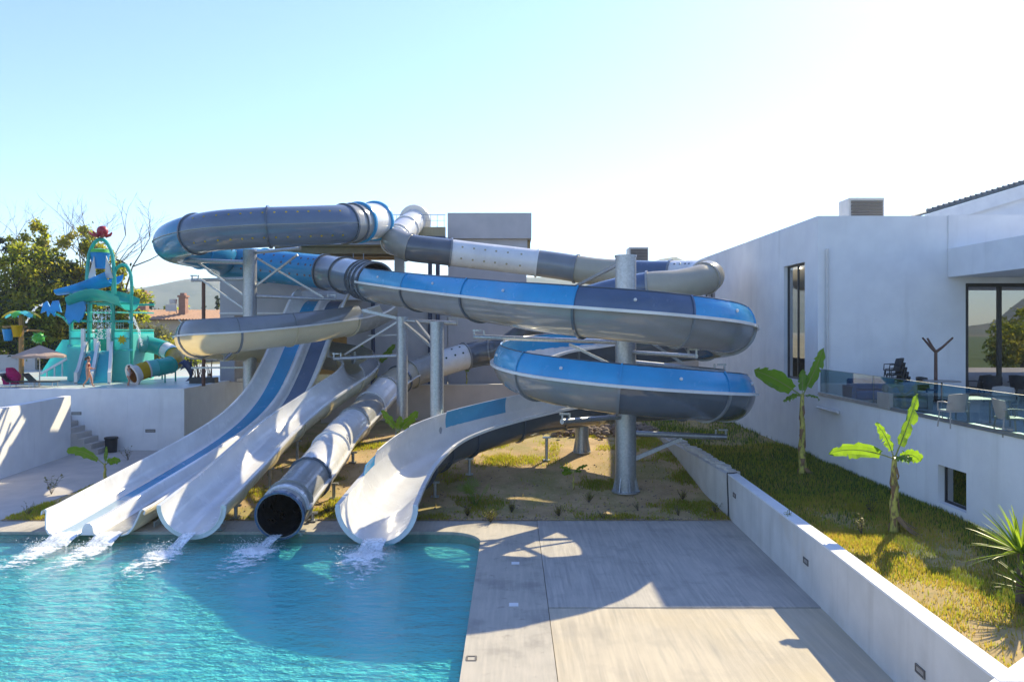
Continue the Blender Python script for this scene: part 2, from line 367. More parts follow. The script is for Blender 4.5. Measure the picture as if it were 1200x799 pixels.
# wall slab with rectangular openings. o origin, u horizontal direction, n outward normal, L length, H height, T thickness
def wall(mb, o, u, n_, L, H, T, holes=(), mi=0):
    o = Vector(o); u = Vector(u); n_ = Vector(n_); z = Vector((0,0,1))
    us = sorted({0., L} | {h[0] for h in holes} | {h[1] for h in holes})
    zs = sorted({0., H} | {h[2] for h in holes} | {h[3] for h in holes})
    def inh(a, b): return any(h[0] < a < h[1] and h[2] < b < h[3] for h in holes)
    q = lambda a, b, t: o + u*a + z*b - n_*t
    for i in range(len(us)-1):
        for j in range(len(zs)-1):
            if inh((us[i]+us[i+1])/2, (zs[j]+zs[j+1])/2): continue
            for t in (0, T): mb.add([q(us[i],zs[j],t), q(us[i+1],zs[j],t), q(us[i+1],zs[j+1],t), q(us[i],zs[j+1],t)], [(0,1,2,3)], mi)
    for a0, a1, b0, b1 in list(holes) + [(0, L, 0, H)]:
        for p0, p1 in (((a0,b0),(a1,b0)), ((a1,b0),(a1,b1)), ((a1,b1),(a0,b1)), ((a0,b1),(a0,b0))):
            mb.add([q(*p0,0), q(*p1,0), q(*p1,T), q(*p0,T)], [(0,1,2,3)], mi)
    return mb

def window(parent, o, u, n_, w_, h_, depth=.18, nv=1, fw=.06, gm='winglass', name='window', nh=0):
    o = Vector(o); u = Vector(u); n_ = Vector(n_); z = Vector((0,0,1)); b = o - n_*depth
    mb = MB()
    mb.beam(b+z*fw/2, b+u*w_+z*fw/2, fw, fw); mb.beam(b+z*(h_-fw/2), b+u*w_+z*(h_-fw/2), fw, fw)
    for k in range(nv+1):
        x = fw/2 + (w_-fw)*k/nv
        mb.beam(b+u*x+z*fw, b+u*x+z*(h_-fw), fw, fw)
    for k in range(nh): 
        zz = h_*(k+1)/(nh+1)
        for j in range(nv):
            mb.beam(b+u*(fw+(w_-fw)*j/nv)+z*zz, b+u*((w_-fw)*(j+1)/nv)+z*zz, fw*.9, fw*.9)
    f = mb.build(name, M['dark'], parent)
    for k in range(nv):
        x0 = fw + (w_-fw)*k/nv; x1 = (w_-fw)*(k+1)/nv
        g = MB(); c = b + u*(x0+x1)/2 + z*h_/2
        g.add([b+u*x0+z*fw+n_*.005, b+u*x1+z*fw+n_*.005, b+u*x1+z*(h_-fw)+n_*.005, b+u*x0+z*(h_-fw)+n_*.005], [(0,1,2,3)])
        g.build('pane', M[gm], f, smooth=False)
    return f

# ------------------------------------------------------------------ the setting
def gz(x, y):
    return .02 + 1.25*sm((y-26.3)/11)*sm((x+17.2)/4.5) + .05*noise.noise((x*.6, y*.6, 0))*sm((y-26.2)/1.5)
def pz(x, y):
    return 1.28 + .10*noise.noise((x*.5, y*.4, 3)) + .12*sm((x-9.5)/2.)

mb = MB()                                    # base ground with a hole where the pool is
X = [-2400, -34, -.4, 2400]; Y = [-1200, 3.5, 25.4, 2000]
for i in range(3):
    for j in range(3):
        if i == 1 and j == 1: continue
        mb.add([(X[i],Y[j],-.06),(X[i+1],Y[j],-.06),(X[i+1],Y[j+1],-.06),(X[i],Y[j+1],-.06)], [(0,1,2,3)])
tag(mb.build('ground', M['ground'], smooth=False, origin=False), kind='structure')

mb = MB(); fx0, fx1, fy0, fy1, fz = -33.5, -.75, 4., 24.9, -.36
mb.add([(fx0,fy0,fz),(fx1,fy0,fz),(fx1,fy1,fz),(fx0,fy1,fz)], [(0,1,2,3)])
for a, b_ in (((fx0,fy0),(fx1,fy0)),((fx1,fy0),(fx1,fy1)),((fx1,fy1),(fx0,fy1)),((fx0,fy1),(fx0,fy0))):
    mb.add([(*a,fz),(*b_,fz),(*b_,-.2),(*a,-.2)], [(0,1,2,3)])
tag(mb.build('pool_basin', M['tile'], smooth=False), kind='structure')
mb = MB(); mb.add([(-33.4,4.05,-.09),(-.8,4.05,-.09),(-.8,24.85,-.09),(-33.4,24.85,-.09)], [(0,1,2,3)])
tag(mb.build('pool_water', M['water'], smooth=False, origin=False), kind='structure')

mb = MB()                                    # pool edge strip with a rounded inner corner
pts = [(-34,25.98),(.84,25.98),(.84,5),(-.97,5),(-.97,23.4)]
for k in range(1, 9):
    a = math.pi/2*k/8; pts.append((-.97-1.15+1.15*math.cos(a), 23.45+1.15*math.sin(a)))
pts.append((-34,24.6))
mb.prism(pts, -.42, 0.)
tag(mb.build('pool_coping', M['coping'], smooth=False, origin=False), kind='structure')

wx = lambda y: 6.93 + .27*(y-10.9)/6.6 if y < 17.5 else (7.2 + .25*(y-17.5)/9.1 if y < 26.6 else 7.45 - .45*(y-26.6)/9.4)
mb = MB(); mb.prism([(.855,17.93),(wx(17.93)+.05,17.93),(wx(26)+.05,26.06),(.855,26.06)], -.15, .002)
tag(mb.build('concrete_slab', M['concrete'], smooth=False, origin=False), kind='structure')
mb = MB(); mb.prism([(.856,4.),(6.9,4.),(wx(11)+.05,11.),(wx(17.9)+.05,17.9),(.856,17.9)], -.15, -.012)
tag(mb.build('concrete_slab', M['concrete2'], smooth=False, origin=False), kind='structure')
for (px, py, Z) in ((604,660,21.3),(602,709,18.1)):     # two small white access covers in the strip
    c = P(px, py, Z); mb = MB(); mb.box(c.x-.11, c.x+.11, c.y-.11, c.y+.11, 0, .008)
    tag(mb.build('drain_cover', M['coping_white']), 'small white square cover in the concrete strip, ' + ('in the shade' if py < 700 else 'in the sun nearer the camera'), 'drain cover', 'drain covers beside the pool')
c = P(552.5, 771, 15.15); mb = MB()
for s in (-1, 1): mb.box(c.x-.1+.0, c.x+.1, c.y+s*.1-.02, c.y+s*.1+.02, 0, .01); mb.box(c.x+s*.09-.02, c.x+s*.09+.02, c.y-.08, c.y+.08, 0, .011)
tag(mb.build('skimmer_lid', M['louvre']), 'square outlined skimmer lid set in the pool edge nearest the camera', 'lid')

def sheet(name, x0, x1, y0, y1, nx, ny, fn, mat, left=None):
    mb = MB(); idx = {}
    for j in range(ny+1):
        for i in range(nx+1):
            y = y0+(y1-y0)*j/ny; xl = left(y) if left else x0; x = xl+(x1-xl)*i/nx
            idx[i,j] = len(mb.v); mb.v.append((x, y, fn(x, y)))
    for j in range(ny):
        for i in range(nx):
            mb.f.append((idx[i,j],idx[i+1,j],idx[i+1,j+1],idx[i,j+1])); mb.m.append(0)
    return tag(mb.build(name, mat, angle=180, origin=False), kind='structure')
sheet('garden_soil', -17.35, 7.7, 25.99, 47, 100, 84, gz, M['soil'])
sheet('planter_soil', 7.05, 12.2, 9., 50, 40, 200, pz, M['turf'], lambda y: wx(max(10.9,min(36.,y)))+.2)
mb = MB(); mb.prism([(-34,25.99),(-17.3,25.99),(-17.7,41.2),(-34,41.2)], -.1, .01)
tag(mb.build('garden_path', M['paving'], smooth=False, origin=False), kind='structure')
for k in range(7):                           # joints between path slabs
    pass

# raised splash deck
mb = MB(); mb.prism([(-48,41.3),(-17.65,41.3),(-17.65,50.5),(-16.5,52),(-16.5,70),(-48,70)], -.1, 3.27)
tag(mb.build('splash_deck', M['splashfloor'], smooth=False, origin=False), kind='structure')
mb = MB(); mb.add([(-400,60,3.2),(-8,60,3.2),(-8,400,3.0),(-400,400,3.0)], [(0,1,2,3)])
tag(mb.build('field', M['ground'], smooth=False, origin=False), kind='structure')

# hills
def hills(name, prof, Y, depth, mat, seed=0):
    mb = MB(); n = 160; x0, x1 = prof[0][0], prof[-1][0]; rows = 14
    for j in range(rows+1):
        for i in range(n+1):
            x = x0+(x1-x0)*i/n
            h = 0
            for a, b_ in zip(prof, prof[1:]):
                if a[0] <= x <= b_[0]: t = (x-a[0])/(b_[0]-a[0]); h = a[1]+(b_[1]-a[1])*(t*t*(3-2*t))
            t = j/rows
            zz = h*math.sin(min(1, t*1.0)*math.pi/2)*(1+.22*noise.fractal((x*.006+seed, t*3, seed), 1., 2., 5)) if j else -2
            mb.v.append((x, Y+depth*t*(1 if Y > 0 else -1), zz))
    for j in range(rows):
        for i in range(n):
            a = j*(n+1)+i; mb.f.append((a,a+1,a+n+2,a+n+1)); mb.m.append(0)
    return tag(mb.build(name, mat, angle=180, origin=False), kind='structure')
px2x = lambda px, Z: (px-600)/F*Z
hills('hills', [(px2x(p, 1500), h) for p, h in ((-300,60),(0,70),(120,84),(200,88),(300,84),(420,90),(520,80),(600,95),(660,98),(705,92),(740,118),(775,138),(810,118),(900,110),(1100,70),(1500,40))], 1150, 350, M['hill'])
hills('hills', [(-900,4),(0,5),(600,7),(650,12),(720,52),(800,66),(950,72),(1150,60),(1500,30)], -700, 300, M['hill'], 5)

# ------------------------------------------------------------------ retaining wall and planter edge
t = thing('retaining_wall', 'long low cream retaining wall between the concrete slab and the grassy planter', 'wall', (7.2,17.5,0))
segs = [(6.93,10.9),(7.2,17.5),(7.45,26.6),(7.0,36.2)]
mb = MB(); mb.prism([(x,y) for x,y in segs[:3]] + [(x+.36,y) for x,y in segs[:3]][::-1], -.1, 1.46); mb.build('wall_body', M['retaining'], t, smooth=False)
mb = MB(); mb.prism([(7.45,26.605),(7.0,36.2),(7.36,36.2),(7.81,26.605)], -.1, 1.44); mb.build('wall_body', M['retaining'], t, smooth=False)
mb = MB(); mb.prism([(x-.003,y) for x,y in segs[:3]] + [(x+.363,y) for x,y in segs[:3]][::-1], 1.46, 1.5); mb.build('wall_cap', M['coping_white'], t, smooth=False)
mb = MB()
for k in range(24):
    y = 26.9+k*.38; x = wx(y)+.34; mb.obox((x,y,1.45+rng.uniform(-.02,.05)), (rng.uniform(.2,.4),rng.uniform(.25,.42),rng.uniform(.12,.26)), Matrix.Rotation(rng.uniform(0,1),3,'Z'))
tag(mb.build('rubble_edge', M['retaining'], t), kind='stuff')
t2 = thing('planter_end_wall', 'short white end wall crossing the planter at the bottom right corner', 'wall', (8,11.3,0))
mb = MB(); mb.prism([(6.72,10.86),(6.95,10.5),(12.0,14.5),(11.8,14.9)], -.1, 1.49); mb.build('wall_body', M['stucco'], t2, smooth=False)
def step_light(c, n_, label, wd=.3, hg=.12):
    n_ = Vector(n_).normalized(); u = Vector((-n_.y, n_.x, 0)); c = Vector(c); Z = Vector((0,0,1))
    rot = Matrix((u, n_, Z)).transposed()
    th = thing('wall_light', label, 'wall light', c, 'recessed lights in the low walls')
    m1 = MB()
    for s in (-1,1): m1.obox(c+Z*s*hg/2, (wd+.03,.03,.03), rot); m1.obox(c+u*s*wd/2, (.03,.03,hg-.03), rot)
    m1.build('light_frame', M['louvre'], th)
    m2 = MB(); m2.obox(c-n_*.003, (wd-.04,.018,hg-.04), rot); m2.build('light_lens', M['greypl'], th)
for y, lab in ((25.6,'grey slot light in the retaining wall, beside the black cable'),(18.9,'grey slot light halfway along the retaining wall'),(13.2,'grey slot light at the near end of the retaining wall, nearest the camera')):
    x = wx(y); zz = {25.6:.95,18.9:.78,13.2:.62}[y]
    step_light((x-.008, y, zz), (-1,.04,0), lab)
mb = MB(); y = 26.5; x = wx(y)
mb.tube([(x+.37,y+.2,1.50),(x+.2,y,1.525),(x-.02,y,1.52),(x-.03,y-.03,1.3),(x-.03,y-.12,.7),(x-.04,y-.22,.03)], .022, 6)
tag(mb.build('cable', M['blackpl']), 'black cable hanging down over the low retaining wall', 'cable')

# ------------------------------------------------------------------ terrace building on the right
BX = 11.95
tb = thing('terrace_building', 'white modern building on the right with tall windows and a raised terrace', 'building', (18,34,1))
mb = MB()
wall(mb, (BX,30.3,.8), (0,1,0), (-1,0,0), 18.9, 10.1, .3, [(1.05,3.45,3.55,8.42),(14.9,17.5,7.3,8.75)])
wall(mb, (BX,30.,.8), (1,0,0), (0,-1,0), 28.3, 10.1, .3, [(17.72-BX,27-BX,3.05,7.47)])
mb.box(BX+.31, 40, 30.31, 49, 10.55, 10.6)
mb.build('wall', M['stucco'], tb, smooth=False)
mb = MB(); mb.box(17.02,40,29.95,29.998,8.6,10.93); mb.build('upper_band', M['stucco'], tb, smooth=False)
mb = MB(); mb.box(17.0,40,20.,29.94,8.5,9.6); mb.build('canopy', M['stucco'], tb, smooth=False)
window(tb, (BX,31.35,4.35), (0,1,0), (-1,0,0), 2.4, 4.87, .2, 2, .08)
window(tb, (BX,45.2,8.1), (0,1,0), (-1,0,0), 2.6, 1.45, .15, 2, .08)
df = window(tb, (17.72,30,3.85), (1,0,0), (0,-1,0), 9.28, 4.42, .12, 7, .14, name='glass_facade')
mb = MB(); mb.box(BX+.4, 27, 33.8, 34., 3.9, 9); mb.build('inner_wall', M['greywall'], tb, smooth=False)
mb = MB(); mb.box(BX+.31, 40, 30.13, 34., 3.75, 3.86); mb.box(BX+.31,40,30.31,34,9.,9.05); mb.build('inner_floor', M['paving'], tb, smooth=False)
mb = MB(); mb.tube([(12.28,29.9,9.6),(12.28,29.9,3.9)], .06, 10); mb.tube([(11.85,29.8,3.45),(11.85,27.9,3.45)], .05, 8); mb.box(11.82,11.94,28.,28.7,3.4,3.5)
mb.build('downpipe', M['whitepl'], tb)
# terrace wall and floor
mb = MB()
wall(mb, (BX,8.,.2), (0,1,0), (-1,0,0), 21.998, 3.72, .3, [(20.2-8,21.55-8,1.45,2.5),(15.6-8,17.2-8,1.45,2.5)])
mb.build('terrace_wall', M['stucco'], tb, smooth=False)
window(tb, (BX,20.2,1.65), (0,1,0), (-1,0,0), 1.35, 1.05, .22, 1, .06, name='basement_window')
window(tb, (BX,15.6,1.65), (0,1,0), (-1,0,0), 1.6, 1.05, .22, 1, .06, name='basement_window')
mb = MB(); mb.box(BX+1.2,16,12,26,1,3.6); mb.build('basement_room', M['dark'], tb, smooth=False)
mb = MB(); mb.box(BX+.301,40,8,29.99,3.7,3.85); mb.build('terrace_floor', M['paving'], tb, smooth=False)
mb = MB(); mb.box(BX-.02,BX+.14,8,29.95,3.921,4.03); mb.box(BX-.045,BX-.021,8,29.95,3.93,3.96); mb.build('glass_channel', M['channel'], tb, smooth=False)
ys = [29.9,25.55,21.45,17.4,13.3]
for a, b_ in zip(ys, ys[1:]):
    mb = MB(); mb.box(BX+.05,BX+.075,b_+.03,a-.03,4.0,4.93); gp = mb.build('glass_pane', M['glass'], tb, smooth=False)
    mb = MB(); mb.box(BX+.049,BX+.076,b_+.03,a-.03,4.931,4.942); mb.box(BX+.049,BX+.076,a-.029,a-.017,4.0,4.94); mb.build('pane_edge', M['channel'], gp, smooth=False)
# roof unit
def roof_unit(c, sx, sy, sz, label):
    t = thing('rooftop_unit', label, 'air conditioner', c)
    x, y, z = c
    mb = MB(); mb.box(x-sx/2,x+sx/2,y-sy/2+.03,y+sy/2,z,z+sz); mb.build('casing', M['whitepl'], t, smooth=False)
    mb = MB(); mb.box(x-sx/2+.0,x+sx/2,y-sy/2,y-sy/2+.028,z+sz-.07,z+sz+.02); mb.box(x+sx/2-.06,x+sx/2,y-sy/2,y-sy/2+.028,z,z+sz-.07); mb.build('casing_trim', M['whitepl'], t, smooth=False)
    n = 9
    for k in range(n):
        zz = z+.05+(sz-.15)*k/n
        mb = MB(); mb.obox((x+.02,y-sy/2+.005,zz+(sz-.15)/n/2), (sx-.16,.02,(sz-.15)/n*.86), Matrix.Rotation(.25,3,'X')); mb.build('louvre_slat', M['louvre'], t, smooth=False)
roof_unit((15.05,33.1,10.61), 1.5, 1.0, 1.42, 'boxy louvred rooftop unit on the flat roof of the white terrace building')
# gabled roof behind
gb = thing('gabled_building', 'white gabled building with a grey tiled roof edge behind the flat roof', 'building', (26,40,8))
a = P(1087,251,38); b_ = P(1213,213,38); Yg = 38
mb = MB(); mb.extr([(a.x+.6,Yg+.3,8),(a.x+.6,Yg+.3,a.z-.1),(b_.x+6,Yg+.3,b_.z+1.4),(b_.x+6,Yg+.3,8)], (0,8,0)); mb.build('gable_wall', M['stucco'], gb, smooth=False)
e = Vector((b_.x+6, Yg, b_.z+6*(b_.z-a.z)/(b_.x-a.x)))
mb = MB(); mb.extr([a, e, e+W(0,0,-.62), a+W(.9,0,-.38), a+W(0,0,-.2)], (0,.28,0)); mb.build('verge_board', M['coping_white'], gb, smooth=False)
mb = MB(); mb.extr([a+W(0,.02,.01), e+W(0,.02,.01), e+W(0,.02,.1), a+W(0,.02,.1)], (0,8,0)); rf = mb.build('roof', M['houseroof'], gb, smooth=False)
d = (e-a); L = d.length; d.normalize(); mb = MB()
for k in range(int(L/.28)):
    p = a+d*(k*.28+.14)+W(0,.05,.14); mb.tube([p-d*.13+W(0,0,.03), p+d*.15], [.12,.09], 7)
tag(mb.build('roof_tile', M['houseroof'], gb), kind='stuff')
# far wing
fw = thing('far_wing', 'grey flat roofed wing with a dark opening behind the upper tube slide', 'building', (10,52,3))
mb = MB(); wall(mb, (7.6,50.5,1), (1,0,0), (0,-1,0), 6.8, 9.9, .3, [(5.0,6.4,.5,8.6)]); mb.box(7.6,14,50.81,58,10.5,10.9); mb.box(7.6,14,57,57.3,1,10.4); mb.build('wall', M['greywall'], fw, smooth=False)
mb = MB(); mb.box(12.55,13.95,51,51.1,1.5,9.5); mb.build('door_recess', M['brownm'], fw, smooth=False)
c = P(749,308,51.5); roof_unit((c.x,c.y+.8,10.9), 1.3, 1.3, 1.05, 'small louvred rooftop unit seen just above the tall central slide pillar')

# ------------------------------------------------------------------ water slides
class Path:
    def __init__(s, pts, rad):
        s.p = [Vector(q) for q in pts]; s.r = rad if isinstance(rad, list) else [rad]*len(pts); s.n = len(pts)
    def at(s, u):
        i = max(0, min(s.n-2, int(math.floor(u)))); t = u-i
        p0 = s.p[i-1] if i > 0 else 2*s.p[0]-s.p[1]
        p3 = s.p[i+2] if i+2 < s.n else 2*s.p[-1]-s.p[-2]
        p1, p2 = s.p[i], s.p[i+1]
        return .5*((2*p1)+(p2-p0)*t+(2*p0-5*p1+4*p2-p3)*t*t+(3*p1-p0-3*p2+p3)*t**3)
    def rad(s, u):
        i = max(0, min(s.n-2, int(math.floor(u)))); t = u-i; return s.r[i]*(1-t)+s.r[i+1]*t
    def frame(s, u):
        e = .02; p = s.at(u); t = (s.at(u+e)-s.at(u-e)).normalized()
        sd_ = t.cross(Vector((0,0,1))).normalized(); up = sd_.cross(t)
        return p, t, sd_, up
    def ring(s, u, angs, dr=0., dt=0.):
        p, t, a, b = s.frame(u); r = s.rad(u)+dr
        return [p + t*dt + r*(math.cos(R(q))*a + math.sin(R(q))*b) for q in angs]

def grid(mb, rows, mi=0, closed=False):
    n = len(rows[0]); vs = [q for r_ in rows for q in r_]; fs = []
    for i in range(len(rows)-1):
        for k in range(n if closed else n-1):
            fs.append((i*n+k, i*n+(k+1) % n, (i+1)*n+(k+1) % n, (i+1)*n+k))
    mb.add(vs, fs, mi)

def shell(path, u0, u1, a0, a1, mo, mi_, name, parent, th=.03, du=.12, da=9, mrim=None):
    nu = max(2, int(round((u1-u0)/du))); full = abs(a1-a0) >= 359
    na = max(3, int(abs(a1-a0)/da)); angs = [a0+(a1-a0)*k/na for k in range(na if full else na+1)]
    us = [u0+(u1-u0)*k/nu for k in range(nu+1)]
    mb = MB()
    out = [path.ring(u, angs, th) for u in us]; inn = [path.ring(u, angs, 0) for u in us]
    grid(mb, out, 0, full); grid(mb, inn, 1, full)
    for rows in ((out[0],inn[0]),(out[-1],inn[-1])): grid(mb, list(rows), 2, full)
    if not full:
        for k in (0,-1): grid(mb, [[r_[k] for r_ in out],[r_[k] for r_ in inn]], 2)
    me = mb.build(name, [mo, mi_, mrim or mo], parent, angle=30)
    return me

def rib(path, u, a0, a1, mat, parent, h=.075, wd=.05, name='joint_flange', da=9):
    full = abs(a1-a0) >= 359; na = max(3, int(abs(a1-a0)/da))
    angs = [a0+(a1-a0)*k/na for k in range(na if full else na+1)]
    mb = MB(); rows = [path.ring(u, angs, .02, -wd), path.ring(u, angs, .03+h, -wd), path.ring(u, angs, .03+h, wd), path.ring(u, angs, .02, wd)]
    grid(mb, rows, 0, full)
    if not full: mb.add([r_[0] for r_ in rows],[(0,1,2,3)]); mb.add([r_[-1] for r_ in rows],[(0,1,2,3)])
    return mb.build(name, mat, parent, angle=40)

def lip(path, u0, u1, a, mat, parent, r0=-.0, r1=.13, th=.035, name='side_lip', du=.15, ddt=0):
    nu = max(2, int((u1-u0)/du)); us = [u0+(u1-u0)*k/nu for k in range(nu+1)]
    rows = []
    for u in us:
        p, t, A, B = path.frame(u); r = path.rad(u); rd = math.cos(R(a))*A+math.sin(R(a))*B; tg = -math.sin(R(a))*A+math.cos(R(a))*B
        rows.append([p+rd*(r+r0)-tg*th, p+rd*(r+r1)-tg*th, p+rd*(r+r1)+tg*th, p+rd*(r+r0)+tg*th])
    mb = MB(); grid(mb, rows, 0, True); mb.add(rows[0],[(0,1,2,3)]); mb.add(rows[-1],[(0,1,2,3)])
    return mb.build(name, mat, parent, angle=50)

def holes(path, u0, u1, nu, angs, mat, parent, r=.07):
    mb = MB()
    for i in range(nu):
        u = u0+(u1-u0)*(i+.5)/nu
        p, t, A, B = path.frame(u)
        for a in angs:
            rd = math.cos(R(a))*A+math.sin(R(a))*B; tg = -math.sin(R(a))*A+math.cos(R(a))*B
            c = p+rd*(path.rad(u)+.036)
            mb.add([c+r*(math.cos(q*math.pi/4)*t+math.sin(q*math.pi/4)*tg) for q in range(8)]+[c+rd*.012+.8*r*(math.cos(q*math.pi/4)*t+math.sin(q*math.pi/4)*tg) for q in range(8)],
                   [(8,9,10,11,12,13,14,15)]+[(q,(q+1)%8,8+(q+1)%8,8+q) for q in range(8)])
    return tag(mb.build('porthole', mat, parent), kind='stuff')

# ---- D: big helix raft slide
HC = Vector((4.35, 29.4, 0)); HR = 3.92; HX = 4.2
t = thing('helix_slide', 'large blue and grey spiral slide winding around the tall pillar, fed by the blue tube', 'water slide', (4.35,29.4,0), 'water slides')
SD = t
up_ = [P(462,257,44.5), P(440,259,42), P(420,261,40), P(396,263,38.5), P(352,265,37.6), P(300,267,37.2), P(250,271,37.3), P(213,279,38.9), W(-18.1,41.3,10.98), W(-17.0,44.2,10.75),
       P(262,307,45.8), P(310,311.5,45.3), P(362,317,44.4), P(392,320,43.4), P(418,325.5,40.7), W(-6.76,38.0,8.78)]
n_up = len(up_)                         # indices 0..15
mid = [W(-4.6,35.0,8.36), W(-2.05,31.4,7.9), W(-.1,28.75,7.58)]
hel = []
for a in range(-45, 541, 45):
    hel.append(W(HX+HR*math.sin(R(a)), HC.y-HR*math.cos(R(a)), 7.02-2.42*a/360))
ex = [W(2.0,33.15,3.12), W(0,32.3,2.8), W(-2,31.1,2.38), W(-3.2,29.8,2.0), W(-3.85,28.1,1.58), W(-4.12,26.2,1.24), W(-4.15,23.5,1.06)]
pts = up_+mid+hel+ex
iM = n_up-1; iH = n_up+len(mid); iE = iH+len(hel)-1; iZ = len(pts)-1
rad = [.94]*n_up+[.94,.95,.96]+[.97]*len(hel)+[1.0,1.03,1.06,1.08,1.09,1.1,1.12]
D = Path(pts, rad)
FS = 'tube_section'
for u0, u1, mo, nm in ((.95,2.,'white',0),(2,2.75,'palegrey',0),(2.75,4.7,'slateblue',0),(4.7,6.45,'slateblue',0),(6.45,8.6,'bendblue',0),(8.6,11.0,'bendblue',0),(11.0,12.6,'blue',0),(12.6,13.5,'grey',0),(13.5,14.4,'grey',0),(14.4,15.,'slate',0)):
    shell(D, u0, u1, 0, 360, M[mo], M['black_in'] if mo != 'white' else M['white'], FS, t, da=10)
for u in (1.02, 1.98): rib(D, u, 0, 360, M['blue'], t, .12, .07)
for u in (2.35, 2.75, 4.7, 6.45, 8.6, 11, 12.6, 13.5, 14.4): rib(D, u, 0, 360, M['slate'] if u < 8 or u > 12 else M['blue'], t, .08, .045)
for u in (14.6,14.8,15.): rib(D, u, 0, 360, M['slate'], t, .07, .035)
for s_ in (0, 180): lip(D, 2.75, 8.5, s_, M['palegrey'], t, .02, .075, .014)
holes(D, 8.9, 12.5, 17, (18,-18,42), M['slate'], t, .075)
holes(D, 3.0, 6.3, 14, (142,218), M['pyellow'], t, .05)
brk = [15, 16.2, 17.4, iH-.2, iH+1, iH+2, iH+3, iH+4, iH+5, iH+6, iH+7, iH+8, iH+9, iH+10, iH+11, iH+12, iH+13, iE+1, iE+2]
brk[-2:] = [iE+.0]
bl = [15.0,16.2,17.4] + [iH+.4+1.05*k for k in range(13)]
bl = [b for b in bl if b < iE] + [iE]
for k in range(len(bl)-1):
    u0, u1 = bl[k], bl[k+1]
    shell(D, u0, u1, 180, 360, M['slate'] if u0 > iH+1.6 and u0 < iH+6 or u0>iH+8 else M['grey'], M['white'], 'trough_section', t)
    wallm = M['navy'] if k == 3 else (M['ltblue'] if k in (0,9) else M['blue'])
    shell(D, u0 if k else 15.05, u1, 1.5, 44, wallm, wallm, 'side_wall', t)
    rib(D, u1, 180, 359, M['slate'] if u1 < iH+1 else M['grey'], t, .075, .045)
    rib(D, u1, 2, 44, wallm, t, .05, .03, 'wall_flange')
    m2 = MB(); c = D.ring((u0+u1)/2, [22], .05)[0]; m2.ell(c, (.06,.06,.06), 6, 4); m2.build('bolt_cover', M['white'], t)
lip(D, 15, iE, 0, M['white'], t, .0, .16, .05)
lip(D, 15, iE, 180, M['white'], t, .0, .16, .05)
lip(D, 15.05, iE, 44, M['slate'], t, .0, .06, .015, 'wall_edge')
# exit run
be = [iE, iE+1, iE+2, iE+3, iE+4, iE+5, iZ]
for k in range(len(be)-1):
    u0, u1 = be[k], be[k+1]
    shell(D, u0, u1, 180, 360, M['slate'], M['white'], 'trough_section', t, mrim=M['white'])
    rib(D, u1-.02, 182, 358, M['slate'] if k < 5 else M['white'], t, .075 if k < 5 else .13, .045, 'joint_flange' if k < 5 else 'end_flange')
    hi = [44,44,40,33,24,14,8]
for k, (u0, u1, mm) in enumerate(((iE,iE+1.9,'white'),(iE+1.9,iE+3.05,'ltblue'),(iE+3.05,iE+4.0,'white'),(iE+4.,iE+5.2,'white'))):
    shell(D, u0, u1, 1.5, (44,44,40,34)[k], M[mm], M[mm], 'side_wall', t, mrim=M['white'])
shell(D, iE+5.2, iE+5.75, 2, 22, M['blue'], M['blue'], 'side_wall', t)
lip(D, iE, iZ, 0, M['white'], t, 0, .14, .05); lip(D, iE, iZ, 180, M['white'], t, 0, .14, .05)

def saddle(path, u, a, end, parent, name='bracket'):
    mb = MB(); p = path.ring(u, [a], .03)[0]
    mb.beam(p, end, .07, .07); mb.obox(p, (.4,.4,.05)); return mb.build(name, M['steel'], parent)

# ---- C: enclosed narrow tube
t = thing('tube_slide', 'long narrow enclosed tube slide with a black open mouth at the pool', 'water slide', (-7,27,0), 'water slides')
SCc = t
pts = [P(487,258,47), P(476,268,45.2), P(463,281,43.2), W(-6.3,41.9,11.25), P(482,290.5,41.4), P(520,295,41.8), P(560,300,42), P(600,304.5,42), P(650,311,41.8), P(700,318.5,41.2), P(750,321.5,40.6),
       P(786,322,40), W(9.5,39.1,9.25), W(9.55,37.3,9.0), P(796,334,36.2), P(755,337.5,36.2), P(700,349,37.6), P(650,367,40), P(618,391,42.2), P(590,409,43.4), P(560,414.5,43.6), P(534,420.5,43), P(494,434,42), P(471.5,443,41),
       P(455.5,454,39.6), P(437.5,473,37.6), P(420,491.5,35.2), P(399,512,32.6), P(374.5,546,28.6), P(345,581,25.6), P(327.5,604,23.9)]
C = Path(pts, [.70]*len(pts))
secs = [(0,1,'white'),(1,1.7,'white'),(1.7,2.6,'white'),(2.6,3.9,'palegrey'),(3.9,5.2,'slate'),(5.2,7.6,'white'),(7.6,9.,'grey'),(9.,10.2,'cream'),(10.2,11.,'navy'),(11.,12.3,'white'),(12.3,13.2,'cream'),(13.2,14.9,'cream'),(14.9,17,'navy'),(17,19.5,'slate'),(19.5,20.6,'slate'),
        (20.6,21.6,'white'),(21.6,22.5,'palegrey'),(22.5,23.2,'cream'),(23.2,24.2,'cream'),(24.2,25.2,'white'),(25.2,26.3,'palegrey'),(26.3,27.5,'white'),(27.5,28.4,'white'),(28.4,29.3,'palegrey'),(29.3,30,'palegrey')]
secs = [(7.6,8.5,'grey') if s_[0] == 7.6 else ((8.5,9.6,'cream') if s_[0] == 9. else ((9.6,11.,'navy') if s_[2]=='navy' and s_[0]<11 else s_)) for s_ in secs]
for u0, u1, mo in secs:
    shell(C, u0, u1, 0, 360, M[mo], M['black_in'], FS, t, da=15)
    fm = M['white'] if mo == 'white' else (M['palegrey'] if mo in ('cream','palegrey') else M['grey'])
    if u1 < 29.9: rib(C, u1, 0, 360, M['slate'] if abs(u1-28.4) < .01 or abs(u1-23.2)<.01 else fm, t, .07, .05, da=15)
